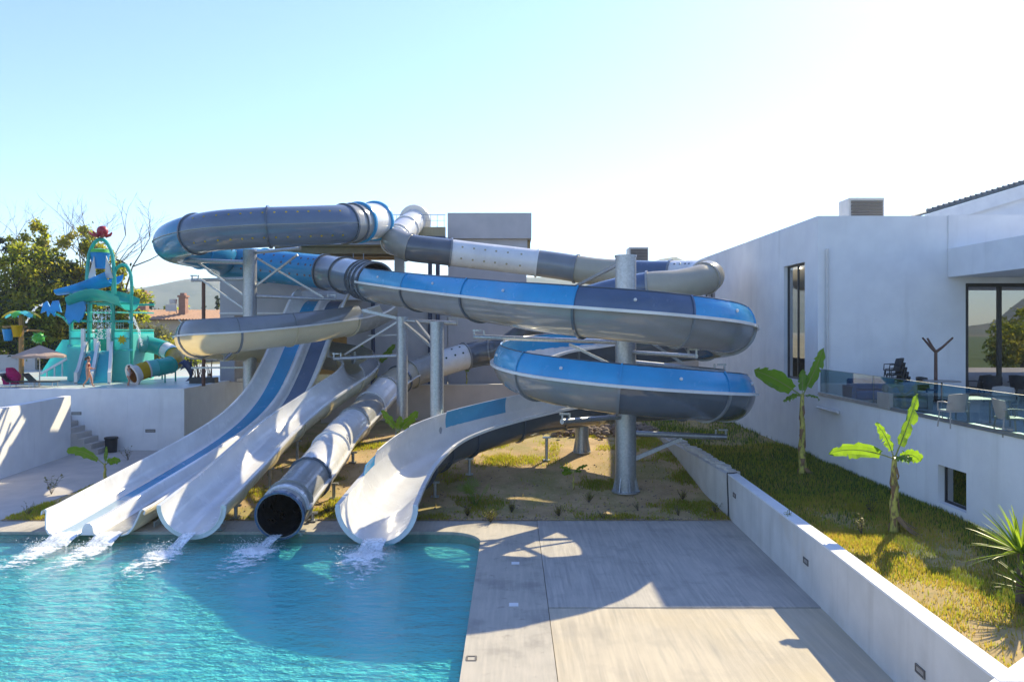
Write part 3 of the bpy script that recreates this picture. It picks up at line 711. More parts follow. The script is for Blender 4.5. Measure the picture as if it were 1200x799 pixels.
rib(C, 29.97, 0, 360, M['navy'], t, .05, .08, 'mouth_ring', da=15); rib(C, .05, 0, 360, M['white'], t, .25, .1, 'entry_ring', da=15)
rib(C, 29.62, 0, 180, M['white'], t, .05, .1, 'cover_band', da=15)
holes(C, 5.35, 7.4, 6, (25,-25), M['corrug'], t, .06); holes(C, 20.75, 21.5, 3, (155,120), M['leaf_d'], t, .06); holes(C, 11.1,11.9,4,(45,),M['slate'],t,.06)
lip(C, 22.5, 29.6, 0, M['cream'], t, .02, .12, .03); lip(C, 22.5, 29.6, 180, M['white'], t, .02, .12, .03)

# ---- B: cream and grey half pipe, then white trough
t = thing('trough_slide', 'single white open trough slide, coming out of the cream and grey half pipe', 'water slide', (-9.8,30,0), 'water slides')
SB = t
pts = [P(466,352,44.0), P(446,361,43.2), P(420,370.5,41.4), P(360,380,38.3), P(300,386.5,36.2), P(250,391,35.0), W(-14.85,36.1,6.1), W(-15.4,38.5,5.92), W(-14.5,41.5,5.68), W(-12.2,43.3,5.35), W(-9.9,43.4,5.0), W(-8.35,41.9,4.7),
       W(-8.0,39.6,4.35), W(-8.5,36.7,3.75), W(-9.4,33.9,2.9), W(-9.82,31,2.2), W(-9.9,27,1.46), W(-9.87,23.6,1.04)]
B = Path(pts, [.84,.86,.88,.9,.91,.92]+[.91]*4+[.88]*5+[.88,.9,.92])
bb = [.6, 2.3, 3.4, 4.5, 5.6, 6.6, 7.6, 8.6, 9.6, 10.6, 11.6, 12.6, 13.6, 14.5, 15.4, 16.3, 17]
for k in range(len(bb)-1):
    u0, u1 = bb[k], bb[k+1]
    shell(B, u0, u1, 180, 360, M['cream'] if u0 > 1.9 and k != 8 else M['palegrey'], M['cream'] if u0 < 10 else M['white'], 'trough_section', t, mrim=M['white'])
    rib(B, u1-.02, 181, 359, M['grey'] if 4<u1<6.7 else (M['cream'] if k < 15 else M['white']), t, .07 if k < 15 else .12, .04, 'joint_flange' if k < 15 else 'end_flange')
for u0, u1 in ((2.2,3.4),(3.4,4.5),(4.5,5.6),(5.6,6.6),(6.6,7.6),(7.6,8.6),(8.6,9.6),(9.6,10.6),(10.6,11.6),(11.6,12.5)):
    shell(B, u0, u1, 136, 178.5, M['grey'], M['palegrey'], 'side_wall', t)
    rib(B, u1, 136, 178, M['grey'], t, .05, .03, 'wall_flange')
lip(B, .6, 17, 180, M['white'], t, 0, .12, .04); lip(B, .6, 17, 0, M['white'], t, 0, .12, .04)
lip(B, 2.2, 12.5, 136, M['grey'], t, 0, .05, .015, 'wall_edge')

# ---- A: two lane racer
t = thing('racer_slide', 'wide white twin lane racer slide, with one blue lane and one navy lane', 'water slide', (-13,26,0), 'water slides')
SA = t
prof = [(24.0,.04),(25.,.12),(27.5,.46),(30.,.80),(32.7,1.2),(35.,1.62),(37.1,2.2),(38.9,3.0),(40.5,4.15),(42.0,5.5),(43.1,6.52),(44.1,7.45),(44.8,7.95),(45.6,8.15),(48,8.2)]
def rz(Z):
    for i in range(len(prof)-1):
        if prof[i][0] <= Z <= prof[i+1][0]:
            p0 = prof[max(i-1,0)]; p1 = prof[i]; p2 = prof[i+1]; p3 = prof[min(i+2,len(prof)-1)]
            h = p2[0]-p1[0]; t_ = (Z-p1[0])/h
            m1 = (p2[1]-p0[1])/(p2[0]-p0[0])*h; m2 = (p3[1]-p1[1])/(p3[0]-p1[0])*h
            return (2*t_**3-3*t_**2+1)*p1[1]+(t_**3-2*t_**2+t_)*m1+(-2*t_**3+3*t_**2)*p2[1]+(t_**3-t_**2)*m2
    return prof[-1][1]
def rx(Z): return -13.26+(Z-24.2)*.1066
def racer(prof2, Z0, Z1, mats, name, th=.04, n=None, rake=0.):
    n = n or max(4, int((Z1-Z0)/.3)); mb = MB(); top = []; bot = []
    for i in range(n+1):
        Z = Z0+(Z1-Z0)*i/n
        rw = []; rb = []
        for u, v in prof2:
            Zr = Z+rake*v*max(0, 1-(Z-Z0)/1.5)
            sl = (rz(min(Z+.1,47.9))-rz(max(Z-.1,24)))/.2; cs = 1/math.sqrt(1+sl*sl)
            p = Vector((rx(Z)+u, Zr-sl*cs*v, rz(Z)+v*cs))
            rw.append(p); rb.append(p+Vector((0, .04*sl*cs, -.04*cs)) + (Vector((math.copysign(th,u),0,0)) if abs(u) > 1.2 else Vector((0,0,0))))
        top.append(rw); bot.append(rb)
    grid(mb, top, 0); grid(mb, bot, 1)
    for r_ in (0,-1): grid(mb, [top[r_], bot[r_]], 0)
    if name == 'lane_divider' and rake: mb.add([p+W(0,-.004,0) for p in top[0]], [tuple(range(len(top[0])))], 0)
    for k in (0,-1): grid(mb, [[q[k] for q in top],[q[k] for q in bot]], 0)
    return mb.build(name, mats, t, angle=35)
lw = [(-1.60,.60),(-1.62,.70),(-1.54,.74),(-1.48,.70),(-1.42,.45),(-1.34,.22),(-1.22,.07),(-1.06,.01)]
rw_ = [(-a,b_) for a,b_ in lw[::-1]]
zs_ = [24.0,27.2,30.5,33.8,37.,39.2,41.3,43.4,45.4]
for i in range(len(zs_)-1):
    a, b_ = zs_[i], zs_[i+1]
    racer(lw, a, b_, [M['white'],M['cream']], 'side_wall', rake=.55 if i == 0 else 0)
    racer(rw_, a, b_, [M['white'],M['cream']], 'side_wall', rake=.55 if i == 0 else 0)
    racer([(-.30,.01),(-.2,.07),(-.13,.30),(-.07,.36),(.07,.36),(.13,.30),(.2,.07),(.30,.01)], a, b_, [M['white'],M['cream']], 'lane_divider', rake=.2 if i == 0 else 0)
    racer([(-1.06,.01),(-.68,0),(-.30,.01)], a, b_, [M['blue'] if i > 0 else M['paleblue'],M['cream']], 'lane')
    racer([(.30,.01),(.68,0),(1.06,.01)], a, b_, [M['navy'] if i > 3 else (M['white'] if i > 0 else M['palegrey']),M['cream']], 'lane')
    if i:
        Z = a; mb = MB()
        for s_ in (-1,1): mb.obox((rx(Z)+s_*1.56, Z, rz(Z)+.38), (.09,.06,.55))
        mb.build('joint_flange', M['white'], t)
mb = MB()
for s_ in (-1,1):
    pts_ = [(rx(Z)+s_*1.64, Z, rz(Z)+.08) for Z in np.arange(24.8,38,.8)]
    for p, q in zip(pts_, pts_[1:]): mb.beam(p, q, .05, .16)
mb.build('side_rail', M['palegrey'], t)
mb = MB()                                         # starting ledge at the crest
mb.extr([(rx(46)-1.75,45.5,8.2),(rx(46)-1.75,48.3,8.25),(rx(46)-1.75,48.3,8.75),(rx(46)-1.75,46.2,8.75)], (3.5,0,0)); mb.build('start_box', M['white'], t, smooth=False)
for Z in (25.6, 30.6, 35.6):
    for s_ in (-1, 1):
        x = rx(Z)+s_*1.45; mb = MB(); mb.tube([(x,Z,gz(x,Z)-.1),(x,Z,rz(Z)+.12)], .07, 8); mb.build('support_leg', M['steel'], t)

# ---- legs of the other slides
def leg(parent, x, y, z1, r=.065, z0=None):
    mb = MB(); z0 = gz(x,y)-.1 if z0 is None else z0
    mb.tube([(x,y,z0),(x,y,z1)], r, 10); mb.obox((x,y,z1), (.34,.16,.06)); mb.obox((x,y,z0+.13), (.3,.3,.03)); return mb.build('support_leg', M['steel'], parent)
for u in (17-.35, 16.2, 15.3, 14.4):
    p = B.at(u); leg(SB, p.x+.45, p.y, p.z-.90)
for u in (29.7, 28.9, 28.0, 27.0):
    p = C.at(u); leg(SCc, p.x+.52, p.y+.05, p.z-.66); leg(SCc, p.x-.5, p.y+.05, p.z-.7)
for u in (iZ-.55, iE+4.6, iE+2.9, iE+1.3):
    p = D.at(u); leg(SD, p.x+(.75 if u > iE+4 else .1), p.y, p.z-1.0 if u > iE+4 else p.z-1.2)

# ------------------------------------------------------------------ steel pillars
def pillar(name, label, x, y, z0, z1, r, arms=(), braces=(), gussets=True, mat='steel', group='steel pillars holding the slides', fl=True):
    t = thing(name, label, 'pillar', (x,y,z0), group)
    mb = MB(); mb.lathe([(r,z0),(r,z1)], (x,y,0), 24); mb.build('column', M[mat], t)
    if fl:
        mb = MB(); mb.lathe([(r*1.35,0),(r*1.35,.05)], (x,y,z0-.02), 20); mb.build('base_plate', M[mat], t)
        for k in range(8):
            a = k*math.pi/4+.2; d = Vector((math.cos(a), math.sin(a), 0)); c = Vector((x,y,z0))
            mb = MB(); mb.extr([c+d*r*.98+W(0,0,.04), c+d*r*1.33+W(0,0,.04), c+d*r*.98+W(0,0,.6)], d.cross(Vector((0,0,1)))*.03); mb.build('gusset', M[mat], t, smooth=False)
    if fl: 
        mb = MB(); mb.lathe([(r+.025,z1-.05),(r+.025,z1+.02)], (x,y,0), 24); mb.build('cap', M[mat], t)
    for a, b_, rr in arms:
        a = Vector(a); b_ = Vector(b_)
        mb = MB(); mb.tube([a, b_], rr, 10); mb.build('arm', M['steel'], t)
        d = (b_-a).normalized(); mb = MB()
        mb.obox(b_-d*.12+W(0,0,rr+.16), (.34,.08,.06)); mb.obox(b_-d*.02+W(0,0,.12), (.06,.06,.34)); mb.obox(b_-d*.4+W(0,0,.12), (.06,.06,.30)); mb.build('bracket', M['steel'], t)
    for a, b_, ww in braces:
        mb = MB(); mb.beam(a, b_, ww, ww); mb.build('brace', M['steel'], t)
    return t
x, y = HC.x, HC.y
pillar('slide_pillar', 'tall thick galvanised pillar standing in the middle of the spiral slide', x, y, gz(x,y), 9.28, .40,
       [((x+.3,y,5.2),(8.15,y,4.85),.10), ((x+.3,y,2.5),(8.2,y,2.35),.11), ((x-.3,y,5.98),(-1.5,30.2,6.18),.09), ((x-.2,y-.2,3.15),(1.75,26.9,3.25),.10), ((x,y+.3,3.6),(x-.6,33.3,2.35),.09),((x+.2,y-.2,5.6),(6.3,26.2,5.55),.08)],
       [((x-.2,y,9.0),P(672,337,35.6),.12), ((x+.3,y,6.4),(6.6,y+.2,5.15),.09), ((x+.3,y,1.5),(6.5,y,2.3),.14), ((x-.2,y-.1,4.6),(2.6,28.4,5.3),.09),((x-.3,y,5.0),(2.2,29.6,5.9),.1)])
x, y = -14.16, 41.5
pillar('slide_pillar', 'thick galvanised pillar on the far left, between the splash park and the racer slide', x, y, 0.3, 10.75, .36,
       [((x,y,10.05),(-17.9,41.4,10.2),.12), ((x,y,9.2),(-17.6,42.2,9.15),.09), ((x+.2,y,8.25),(-9.7,42.2,8.1),.08), ((x+.2,y,10.6),(-10.8,39.2,10.6),.09), ((x,y-.2,6.0),(-14.4,38.4,4.95),.08)],
       [((x-.2,y,8.2),(-17.0,41.5,10.1),.09), ((x-.2,y,7.5),(-16.9,41.6,9.2),.09), ((x+.2,y,8.7),(-11.5,41.2,10.45),.1), ((x+.2,y,10.4),(-10.3,42.0,8.2),.1), ((x-.3,y,4.4),(-17.2,41.2,4.4),.09)], fl=False)
x, y = -3.12, 31.9
pillar('slide_pillar', 'medium galvanised pillar under the blue and grey flume, right of the enclosed tube', x, y, gz(x,y), 6.75, .28,
       [], [((x-.2,y,5.75),(-5.1,36.4,6.75),.12),((x-.1,y,5.85),(-4.6,36.9,6.85),.1)])
mb = MB()
x, y = -5.35, 37.4
pillar('slide_pillar', 'galvanised pillar farther back, behind the enclosed tube and under the grey tube mouth', x, y, gz(x,y), 7.05, .27,
       [((x,y,6.9),(-2.6,36.4,6.75),.1),((x,y,5.2),(-8.9,38.3,5.0),.08)], [((x,y,6.95),(-7.3,37.6,7.4),.14),((x-.1,y,6.9),(-8.4,38.6,5.2),.09),((x,y,6.2),(-7.2,38.6,6.15),.08)])
x, y = 3.1, 34.1
pillar('slide_pillar', 'short pillar in the sunlit garden just left of the tall central pillar', x, y, gz(x,y), 2.45, .30, [], [])
x, y = -9.0, 44.0
pillar('slide_pillar', 'slim pillar half hidden behind the racer slide', x, y, .9, 5.2, .2, [], [], fl=False)
x, y = -17.35, 43.2
pillar('brown_post', 'thin brown steel post behind the bottom of the cream half pipe', x, y, 3.27, 9.3, .10, [], [((x,y,5.6),(x-1.4,y,7.0),.05),((x,y,5.6),(x+1.4,y,7.0),.05)], mat='rust', group=None, fl=False)

# ------------------------------------------------------------------ start tower and low walls behind
st = thing('start_tower', 'grey slide start tower with a railed upper platform behind the slides', 'building', (-5,48,1))
mb = MB(); wall(mb, (-3.95,47.5,.8), (1,0,0), (0,-1,0), 4.85, 10.6, .3); mb.box(.55,.9,47.81,52,.8,11.4); mb.box(-3.95,-3.65,47.81,52,.8,11.4)
mb.build('tower_wall', M['greywall'], st, smooth=False)
mb = MB(); mb.box(-3.97,1.2,47.3,52.2,12.05,13.62); mb.build('upper_box', M['greywall'], st, smooth=False)
mb = MB(); mb.box(-3.9,.95,47.6,52.,11.4,12.05); mb.build('upper_wall', M['greywall'], st, smooth=False)
mb = MB(); mb.box(.95,1.15,48.2,52.1,11.2,12.05); mb.build('upper_column', M['soffit'], st, smooth=False)
mb = MB(); wall(mb, (-18.1,47.6,3.2), (1,0,0), (0,-1,0), 14.15, 6.6, .4, [(.9,8.2,.0,4.1)]); mb.build('lower_wall', M['greywall'], st, smooth=False)
mb = MB(); mb.box(-18.1,-17.7,48.01,56,3.2,9.8); mb.box(-18.1,-3.97,48.01,56,9.4,9.78); mb.build('lower_roof', M['greywall'], st, smooth=False)
mb = MB(); mb.box(-17.6,-9,55.5,55.7,3.2,9.3); mb.build('back_wall', M['soffit'], st, smooth=False)
mb = MB(); mb.box(-18.12,-9.,47.55,47.6,7.4,7.5) ; mb.build('ledge', M['coping_white'], st, smooth=False)
mb = MB(); wall(mb, (-10.2,47.45,.5), (1,0,0), (0,-1,0), 6.2, 9.25, .12); mb.build('facade_panel', M['greywall'], st, smooth=False)
mb = MB(); mb.box(-14.5,-3.98,46.2,52,11.55,11.95); mb.build('platform_slab', M['greywall'], st, smooth=False)
mb = MB(); mb.box(-14.4,-3.98,46.3,51.9,11.47,11.548); mb.build('platform_soffit', M['soffit'], st, smooth=False)
for k in range(3):
    mb = MB(); y = 46.6+k*2.2; mb.box(-14.4,-3.98,y,y+.25,11.05,11.468); mb.build('floor_beam', M['soffit'], st, smooth=False)
mb = MB(); mb.box(-7.2,-6.6,47.,47.6,9.8,11.05); mb.build('platform_column', M['palegrey'], st, smooth=False)
mb = MB()
for k in range(62):
    x = -9.6+k*.09; mb.box(x, x+.05, 46.25, 46.3, 11.95, 12.62)
mb.box(-9.6,-4,46.31,46.34,11.95,12.62); mb.build('parapet_sheet', M['corrug'], st, smooth=False)
mb = MB()
for k in range(12):
    x = -8.6+k*.41; mb.tube([(x,46.28,12.62),(x,46.28,13.35)], .015, 5)
mb.tube([(-8.6,46.28,13.35),(-4.,46.28,13.35)], .022, 6); mb.tube([(-8.6,46.28,13.0),(-4.,46.28,13.0)], .012, 5)
mb.build('railing', M['steel'], st)
mb = MB(); mb.beam((-9.9,46.15,11.85),(-7.1,46.15,11.85),.14,.16); mb.beam((-6.9,46.15,11.95),(-4.0,46.15,11.95),.14,.18); mb.tube([(-4.1,46.15,11.95),(-3.8,46.9,11.9),(-3.75,47.2,11.)], .09, 8); mb.tube([(-9.15,46.1,11.8),(-9.15,46.1,12.5)],.07,6); mb.build('dark_pipe', M['pipe_blue'], st)
for px in (437, 504, 513):
    x = px2x(px, 47.1); mb = MB(); mb.tube([(x,47.1,1.2),(x,47.1,11.3 if px > 480 else 8.2)], .13, 10); mb.build('drain_pipe', M['pipe_blue'], st)
for px in (414, 426):
    x = px2x(px, 46.5); mb = MB(); mb.tube([(x,46.5,9.8),(x,46.5,11.05)], .03, 6); mb.build('hanger', M['steel'], st)
mb = MB(); mb.extr([P(440,258,45.4),P(443,258,45.4),P(449,277,45.4),P(434,277,45.4)], (0,.5,0)); mb.build('bracket', M['white'], st, smooth=False)
mb = MB(); p = P(482,249,47.3); mb.extr([P(466,273,47.3),P(466,256,47.3),P(471,249,47.3),P(482,246.5,47.3),P(493,249,47.3),P(498,256,47.3),P(498,273,47.3)], (0,.25,0)); mb.build('tube_portal', M['white'], st, smooth=False)
lwl = thing('garden_wall', 'low tan garden wall behind the slides, in front of the grey tower', 'wall', (-3,43,1))
mb = MB(); mb.prism([(-10.6,42.6),(-8,43.6),(6.5,44.9),(6.5,45.2),(-8,43.95),(-10.6,42.95)], .3, 3.25); mb.build('wall_body', M['tanwall'], lwl, smooth=False)
mb = MB(); mb.prism([(-10.63,42.57),(-8,43.57),(6.52,44.87),(6.52,45.22),(-8,43.98),(-10.63,42.98)], 3.25, 3.3); mb.build('wall_cap', M['retaining'], lwl, smooth=False)
mb = MB(); mb.prism([(-12,43.9),(6.5,45.3),(6.5,47.1),(-12,47.1)], .2, 3.1); tag(mb.build('raised_bed', M['soil'], smooth=False), kind='structure')

# splash deck walls
dw = thing('deck_wall', 'tall white retaining wall of the splash deck behind the steps', 'wall', (-20,41,0))
mb = MB(); mb.prism([(-34,41.),(-17.5,41.),(-17.5,50.5),(-17.8,50.5),(-17.8,41.3),(-34,41.3)], -.05, 3.3); mb.build('wall_body', M['stucco'], dw, smooth=False)
step_light((-23.25,40.995,1.98),(0,-1,0),'small dark slot light high on the deck wall above the steps',.5,.13)
step_light((-19.3,40.995,1.05),(0,-1,0),'small dark slot light low on the deck wall right of the bin',.5,.13)
rw = thing('ramp_wall', 'white ramp side wall on the left edge that catches the sun', 'wall', (-22.7,36,0))
mb = MB(); mb.prism([(-22.0,32.2),(-22.75,39.6),(-23.1,39.6),(-22.4,32.2)], -.05, 3.04); mb.prism([(-22.4,32.2),(-22.0,32.2),(-21.0,26.5),(-21.4,26.5)], -.05, 3.02)
mb.build('wall_body', M['stucco'], rw, smooth=False)
mb = MB(); mb.prism([(-22.3,39.62),(-22.9,39.9),(-30,39.9),(-30,39.62)], .0, 3.22); mb.build('return_wall', M['stucco'], rw, smooth=False) if False else None
sp = thing('garden_steps', 'pale concrete steps between the ramp wall and the tall deck wall', 'steps', (-22.4,40.3,0))
for k in range(7):
    mb = MB(); x1 = -21.35-k*.36; mb.box(x1-.36 if k < 6 else x1-3.5, x1, 39.62, 40.98, 0, .27*(k+1)); mb.build('step', M['paving'], sp, smooth=False)

# ------------------------------------------------------------------ splash park on the deck
DZ = 3.27
Zt = 47.
def Q(px, py, Z=Zt): return P(px, py, Z)
t = thing('splash_tower', 'teal splash play tower with arches, buckets and two white bordered slides', 'play tower', (px2x(118,Zt+1),Zt+1,DZ), None)
SP = t
px_ = lambda p, Z=Zt: px2x(p, Z)
for p, Z, top in ((83,47,9.0),(104,46.9,8.6),(133,46.9,8.6),(154,47,8.6),(84,50,9.0),(106,50,8.8),(131,50,8.8),(153,50,8.8)):
    mb = MB(); x = px_(p,Z); mb.tube([(x,Z,DZ),(x,Z,top)], .10, 8); mb.build('post', M['teal'], t)
mb = MB(); a = []
for k in range(17):
    q = math.pi*k/16; a.append((px_(119)-math.cos(q)*.86, 46.9, 8.6+1.2*min(1,math.sin(q)*2)+2.15*math.sin(q)))
mb.tube(a, .11, 8); mb.build('arch', M['teal'], t)
mb = MB(); a = []
for k in range(15):
    q = math.pi*k/14; a.append((px_(143.5)-math.cos(q)*.58, 47, 8.6+.75*min(1,math.sin(q)*2)+1.05*math.sin(q)))
mb.tube(a, .10, 8); mb.build('arch', M['teal'], t)
for zz, y in ((8.05,46.9),(6.95,46.9),(5.9,46.9),(8.05,50)):
    mb = MB(); mb.tube([(px_(83),y,zz),(px_(154),y,zz)], .07, 6); mb.build('rail', M['teal'], t)
for p0, p1, y, z0, z1, mm in ((81,100,46.8,3.3,5.4,'aqua'),(133,154,46.8,3.3,5.15,'aqua'),(84,100,46.85,5.5,6.35,'aqua'),(134,153,46.85,5.2,6.3,'aqua'),(101,133,48,3.3,6.4,'teal'),(84,153,50,3.3,6.3,'aqua')):
    mb = MB(); mb.box(px_(p0), px_(p1), y, y+.06, z0, z1); mb.build('panel', M[mm], t, smooth=False)
for x_ in (px_(83)-.03, px_(154)-.03):
    mb = MB(); mb.box(x_, x_+.06, 47.05, 49.9, 3.3, 6.2); mb.build('panel', M['aqua'], t, smooth=False)
mb = MB(); mb.box(px_(83), px_(154), 46.9, 50, 5.05, 5.15); mb.build('deck', M['teal'], t, smooth=False)
# two lane slide
for p_top, p_bot, w_, mm in ((101.5,88.5,.22,'white'),(116,107,.22,'white'),(131,128,.22,'white'),(108.5,98,.55,'turq'),(123.5,117.5,.55,'turq')):
    mb = MB(); rows = []
    for k in range(9):
        q = k/8; z_ = 5.1*(1-sm(q))+3.32*sm(q)+.02; y_ = 46.7-q*2.2; p_ = p_top+(p_bot-p_top)*q
        x_ = px2x(p_, y_); h_ = .62 if w_ < .3 else .0
        rows.append([(x_-w_,y_,z_),(x_-w_,y_,z_+h_+.05),(x_+w_,y_,z_+h_+.05),(x_+w_,y_,z_)] if h_ == 0 else [(x_-.1,y_,z_-.05),(x_-.1,y_,z_+h_),(x_+.1,y_,z_+h_),(x_+.1,y_,z_-.05)])
    grid(mb, rows, 0, True); mb.add(rows[0],[(0,1,2,3)]); mb.add(rows[-1],[(0,1,2,3)])
    mb.build('slide_rail' if w_ < .3 else 'slide_lane', M[mm], t)
for p in (101,116,131): 
    mb = MB(); mb.box(px_(p)-.11, px_(p)+.11, 46.6, 46.75, 5.0, 6.5 if p != 116 else 5.9); mb.build('slide_pillar', M['white'], t, smooth=False)
mb = MB(); a = [Q(143+6*math.cos(k*math.pi/8)*(1 if k%2 else .55), 398+6*math.sin(k*math.pi/8)*(1 if k%2 else .55), 46.82) for k in range(16)]
mb.extr(a, (0,-.03,0)); mb.build('sun_emblem', M['pyellow'], t, smooth=False)
for p in (84,104,133,153):
    mb = MB(); mb.tube([(px_(p),46.9,7.5),(px_(p),50,7.5)], .05, 6); mb.tube([(px_(p),46.9,6.4),(px_(p),50,6.4)], .05, 6); mb.build('side_rail', M['teal'], t)
mb = MB()
for k in range(9): mb.tube([(px_(105+3*k),48.6,5.2),(px_(105+3*k),48.6,6.9)], .014, 4)
for k in range(6): mb.tube([(px_(105),48.6,5.35+.28*k),(px_(129),48.6,5.35+.28*k)], .014, 4)
mb.build('safety_net', M['whitepl'], t)
for p, zz in ((83,5.45),(104,5.2),(133,5.2),(154,5.2),(83,6.9),(154,6.9),(133,8.05),(104,8.05)):
    mb = MB(); mb.lathe([(.15,-.06),(.15,.06)], (px_(p),46.9,zz), 10); mb.build('pipe_collar', M['turq'], t)
# blue canopy chute and teal roof shells
def chute(name, a, b_, wa, wb, mat, sag=.25):
    mb = MB(); rows = []; d = Vector(b_)-Vector(a); sd_ = Vector((0,1,0))
    for k in range(9):
        q = k/8; c = Vector(a)+d*q; ww = wa+(wb-wa)*q
        rows.append([c+sd_*ww*math.cos(R(s_))+Vector((0,0,ww*.6*math.sin(R(s_))))+Vector((0,0,sag*math.sin(q*math.pi))) for s_ in range(180,361,20)])
    grid(mb, rows, 0); top = [[q_+Vector((0,0,.05)) for q_ in r_] for r_ in rows]; grid(mb, top, 0)
    for k in (0,-1): grid(mb, [[r_[k] for r_ in rows],[r_[k] for r_ in top]], 0); grid(mb, [rows[k], top[k]], 0)
    return mb.build(name, mat, t)
chute('blue_chute', Q(68,341,47), Q(134,321,47.5), .45, 1.1, M['pblue'], -.1)
chute('teal_shell', Q(86,350,47), Q(152,350,47), .9, 1.3, M['teal'], .5)
mb = MB(); c = Q(117,306,47.3); mb.lathe([(.38,-.45),(.58,.45),(.62,.47),(.58,.5),(.2,.42)], c, 16); mb.build('tipping_bucket', M['pblue'], t)
mb = MB(); mb.lathe([(.60,.5),(.56,.7),(.1,.78)], c, 16); mb.build('bucket_lid', M['pgreen'], t)
for p0, s_ in ((108,1),(128,-1)):
    mb = MB(); mb.extr([Q(p0-4*s_ if s_>0 else p0+5,326,46.8),Q(p0+3*s_,300,46.8),Q(p0+4.5*s_,326,46.8)] if s_>0 else [Q(p0+5,326,46.8),Q(p0-3,300,46.8),Q(p0-4.5,326,46.8)], (0,-.08,0)); mb.build('fin_panel', M['whitepl'], t, smooth=False)
mb = MB(); mb.extr([Q(*q,46.6) for q in ((79,352),(100,353),(101,362),(98,372),(93,378),(88,374),(82,380),(77,370),(79,361))], (0,-.12,0)); mb.build('fish_panel', M['pblue'], t, smooth=False)
oc = thing('octopus_figure', 'small red octopus figure on the very top of the splash tower', 'figure', Q(118,281,46.9))
mb = MB(); c = Q(118.5,273,46.9); mb.ell(c+W(.08,0,.1), (.34,.30,.34)); 
for k in range(7):
    a_ = k*2*math.pi/7; d = W(math.cos(a_),math.sin(a_),0); mb.tube([c+d*.1, c+d*.32-W(0,0,.2), c+d*.55-W(0,0,.1), c+d*.66+W(0,0,.05)], [.13,.10,.07,.03], 6)
mb.tube([c-W(0,0,.1), Q(119,283,46.9)], .05, 6)
mb.build('body', M['pred'], oc)
# sprayer with butterfly
bt = thing('butterfly_sprayer', 'blue butterfly shaped water sprayer on a thin stand left of the splash tower', 'sprayer', (px_(61),46.8,DZ))
mb = MB(); mb.extr([Q(*q,46.8) for q in ((49,367),(52,356),(56,353),(60,360),(63,353),(69,352),(73,366),(66,364),(65,371),(60,365),(57,371),(56,364))], (0,-.14,0)); mb.build('wings', M['pblue'], bt, smooth=False)
mb = MB(); mb.tube([(px_(61),46.8,DZ),(px_(61),46.8,4.3)], .06, 6); mb.build('post', M['teal'], bt) if False else None
mb = MB(); mb.tube([Q(61,366,46.8), Q(74,372,46.9), Q(84,384,47)], .06, 6); mb.build('pipe', M['teal'], bt)
# stair side
ss = thing('play_stairs', 'teal panel stairs with white handrail on the left of the splash tower', 'stairs', (px_(64),47.5,DZ))
mb = MB(); mb.extr([Q(46,441,47.6),Q(81,441,47.6),Q(81,398,47.6),Q(74,398,47.6)], (0,-.1,0)); mb.build('side_panel', M['aqua'], ss, smooth=False)
mb = MB(); mb.beam(Q(48,438,47.3), Q(79,420,47.3), .12, .14)
for p, y0 in ((55,434),(64,429),(73,424)): mb.beam(Q(p,y0,47.3), Q(p,441,47.3), .07, .07)
mb.build('handrail', M['white'], ss)
# small tube slide
kt = thing('children_tube_slide', 'short winding tube slide for children in teal white and yellow bands', 'water slide', (px_(180),47,DZ))
K = Path([P(152,402,48), P(163,402.5,48.2), P(176,404,48.6), P(190,408,48.8), P(201,414,48.4), P(206,421,47.4), P(200,427,46.4), P(188,430,45.8), P(172,433,45.3), P(155,439.5,44.6)], .47)
for u0, u1, mm in ((0,.9,'white'),(.9,1.7,'aqua'),(1.7,3.2,'teal'),(3.2,4.3,'white'),(4.3,6.1,'pyellow'),(6.1,7.2,'teal'),(7.2,7.9,'aqua'),(7.9,8.6,'pyellow'),(8.6,9,'whitepl')):
    shell(K, u0, u1, 0, 360, M[mm], M['porange'], 'tube_section', kt, da=24, du=.2)
for u in (.9,1.7,3.2,4.3,6.1,7.2,7.9): rib(K, u, 0, 360, M['whitepl'] if u in (.9,7.9) else M['teal'], kt, .04, .04, da=24)
rib(K, 8.97, 0, 360, M['whitepl'], kt, .16, .06, 'mouth_ring', da=24)
for u in (3,5.2,6.6): p = K.at(u); mb = MB(); mb.tube([(p.x,p.y,DZ),(p.x,p.y,p.z-.45)], .05, 6); mb.build('support_leg', M['teal'], kt)
# dolphin
dp = thing('dolphin_statue', 'dark blue leaping dolphin statue at the edge of the splash deck', 'statue', P(221,445,46)); c0 = P(216,425,46)
mb = MB(); mb.tube([P(209.5,426.5,46),P(212,425,46),P(215.5,424.6,46),P(220,427.5,46),P(223.5,434,46),P(224,440,46),P(222,444,46)], [.04,.07,.19,.24,.20,.10,.05], 8)
mb.build('body', M['pipe_blue'], dp)
mb = MB(); mb.extr([P(219,425.8,46),P(225,423,46),P(222.5,429,46)], (0,.06,0)); mb.extr([P(214,428,46),P(211,434,46),P(217,430,46)], (0,.06,0)); mb.build('fin', M['pipe_blue'], dp, smooth=False)
mb = MB(); mb.extr([P(222,442,46),P(217,447,46),P(223,446,46),P(228,447,46)], (0,.08,0)); mb.build('tail_fin', M['pipe_blue'], dp, smooth=False)
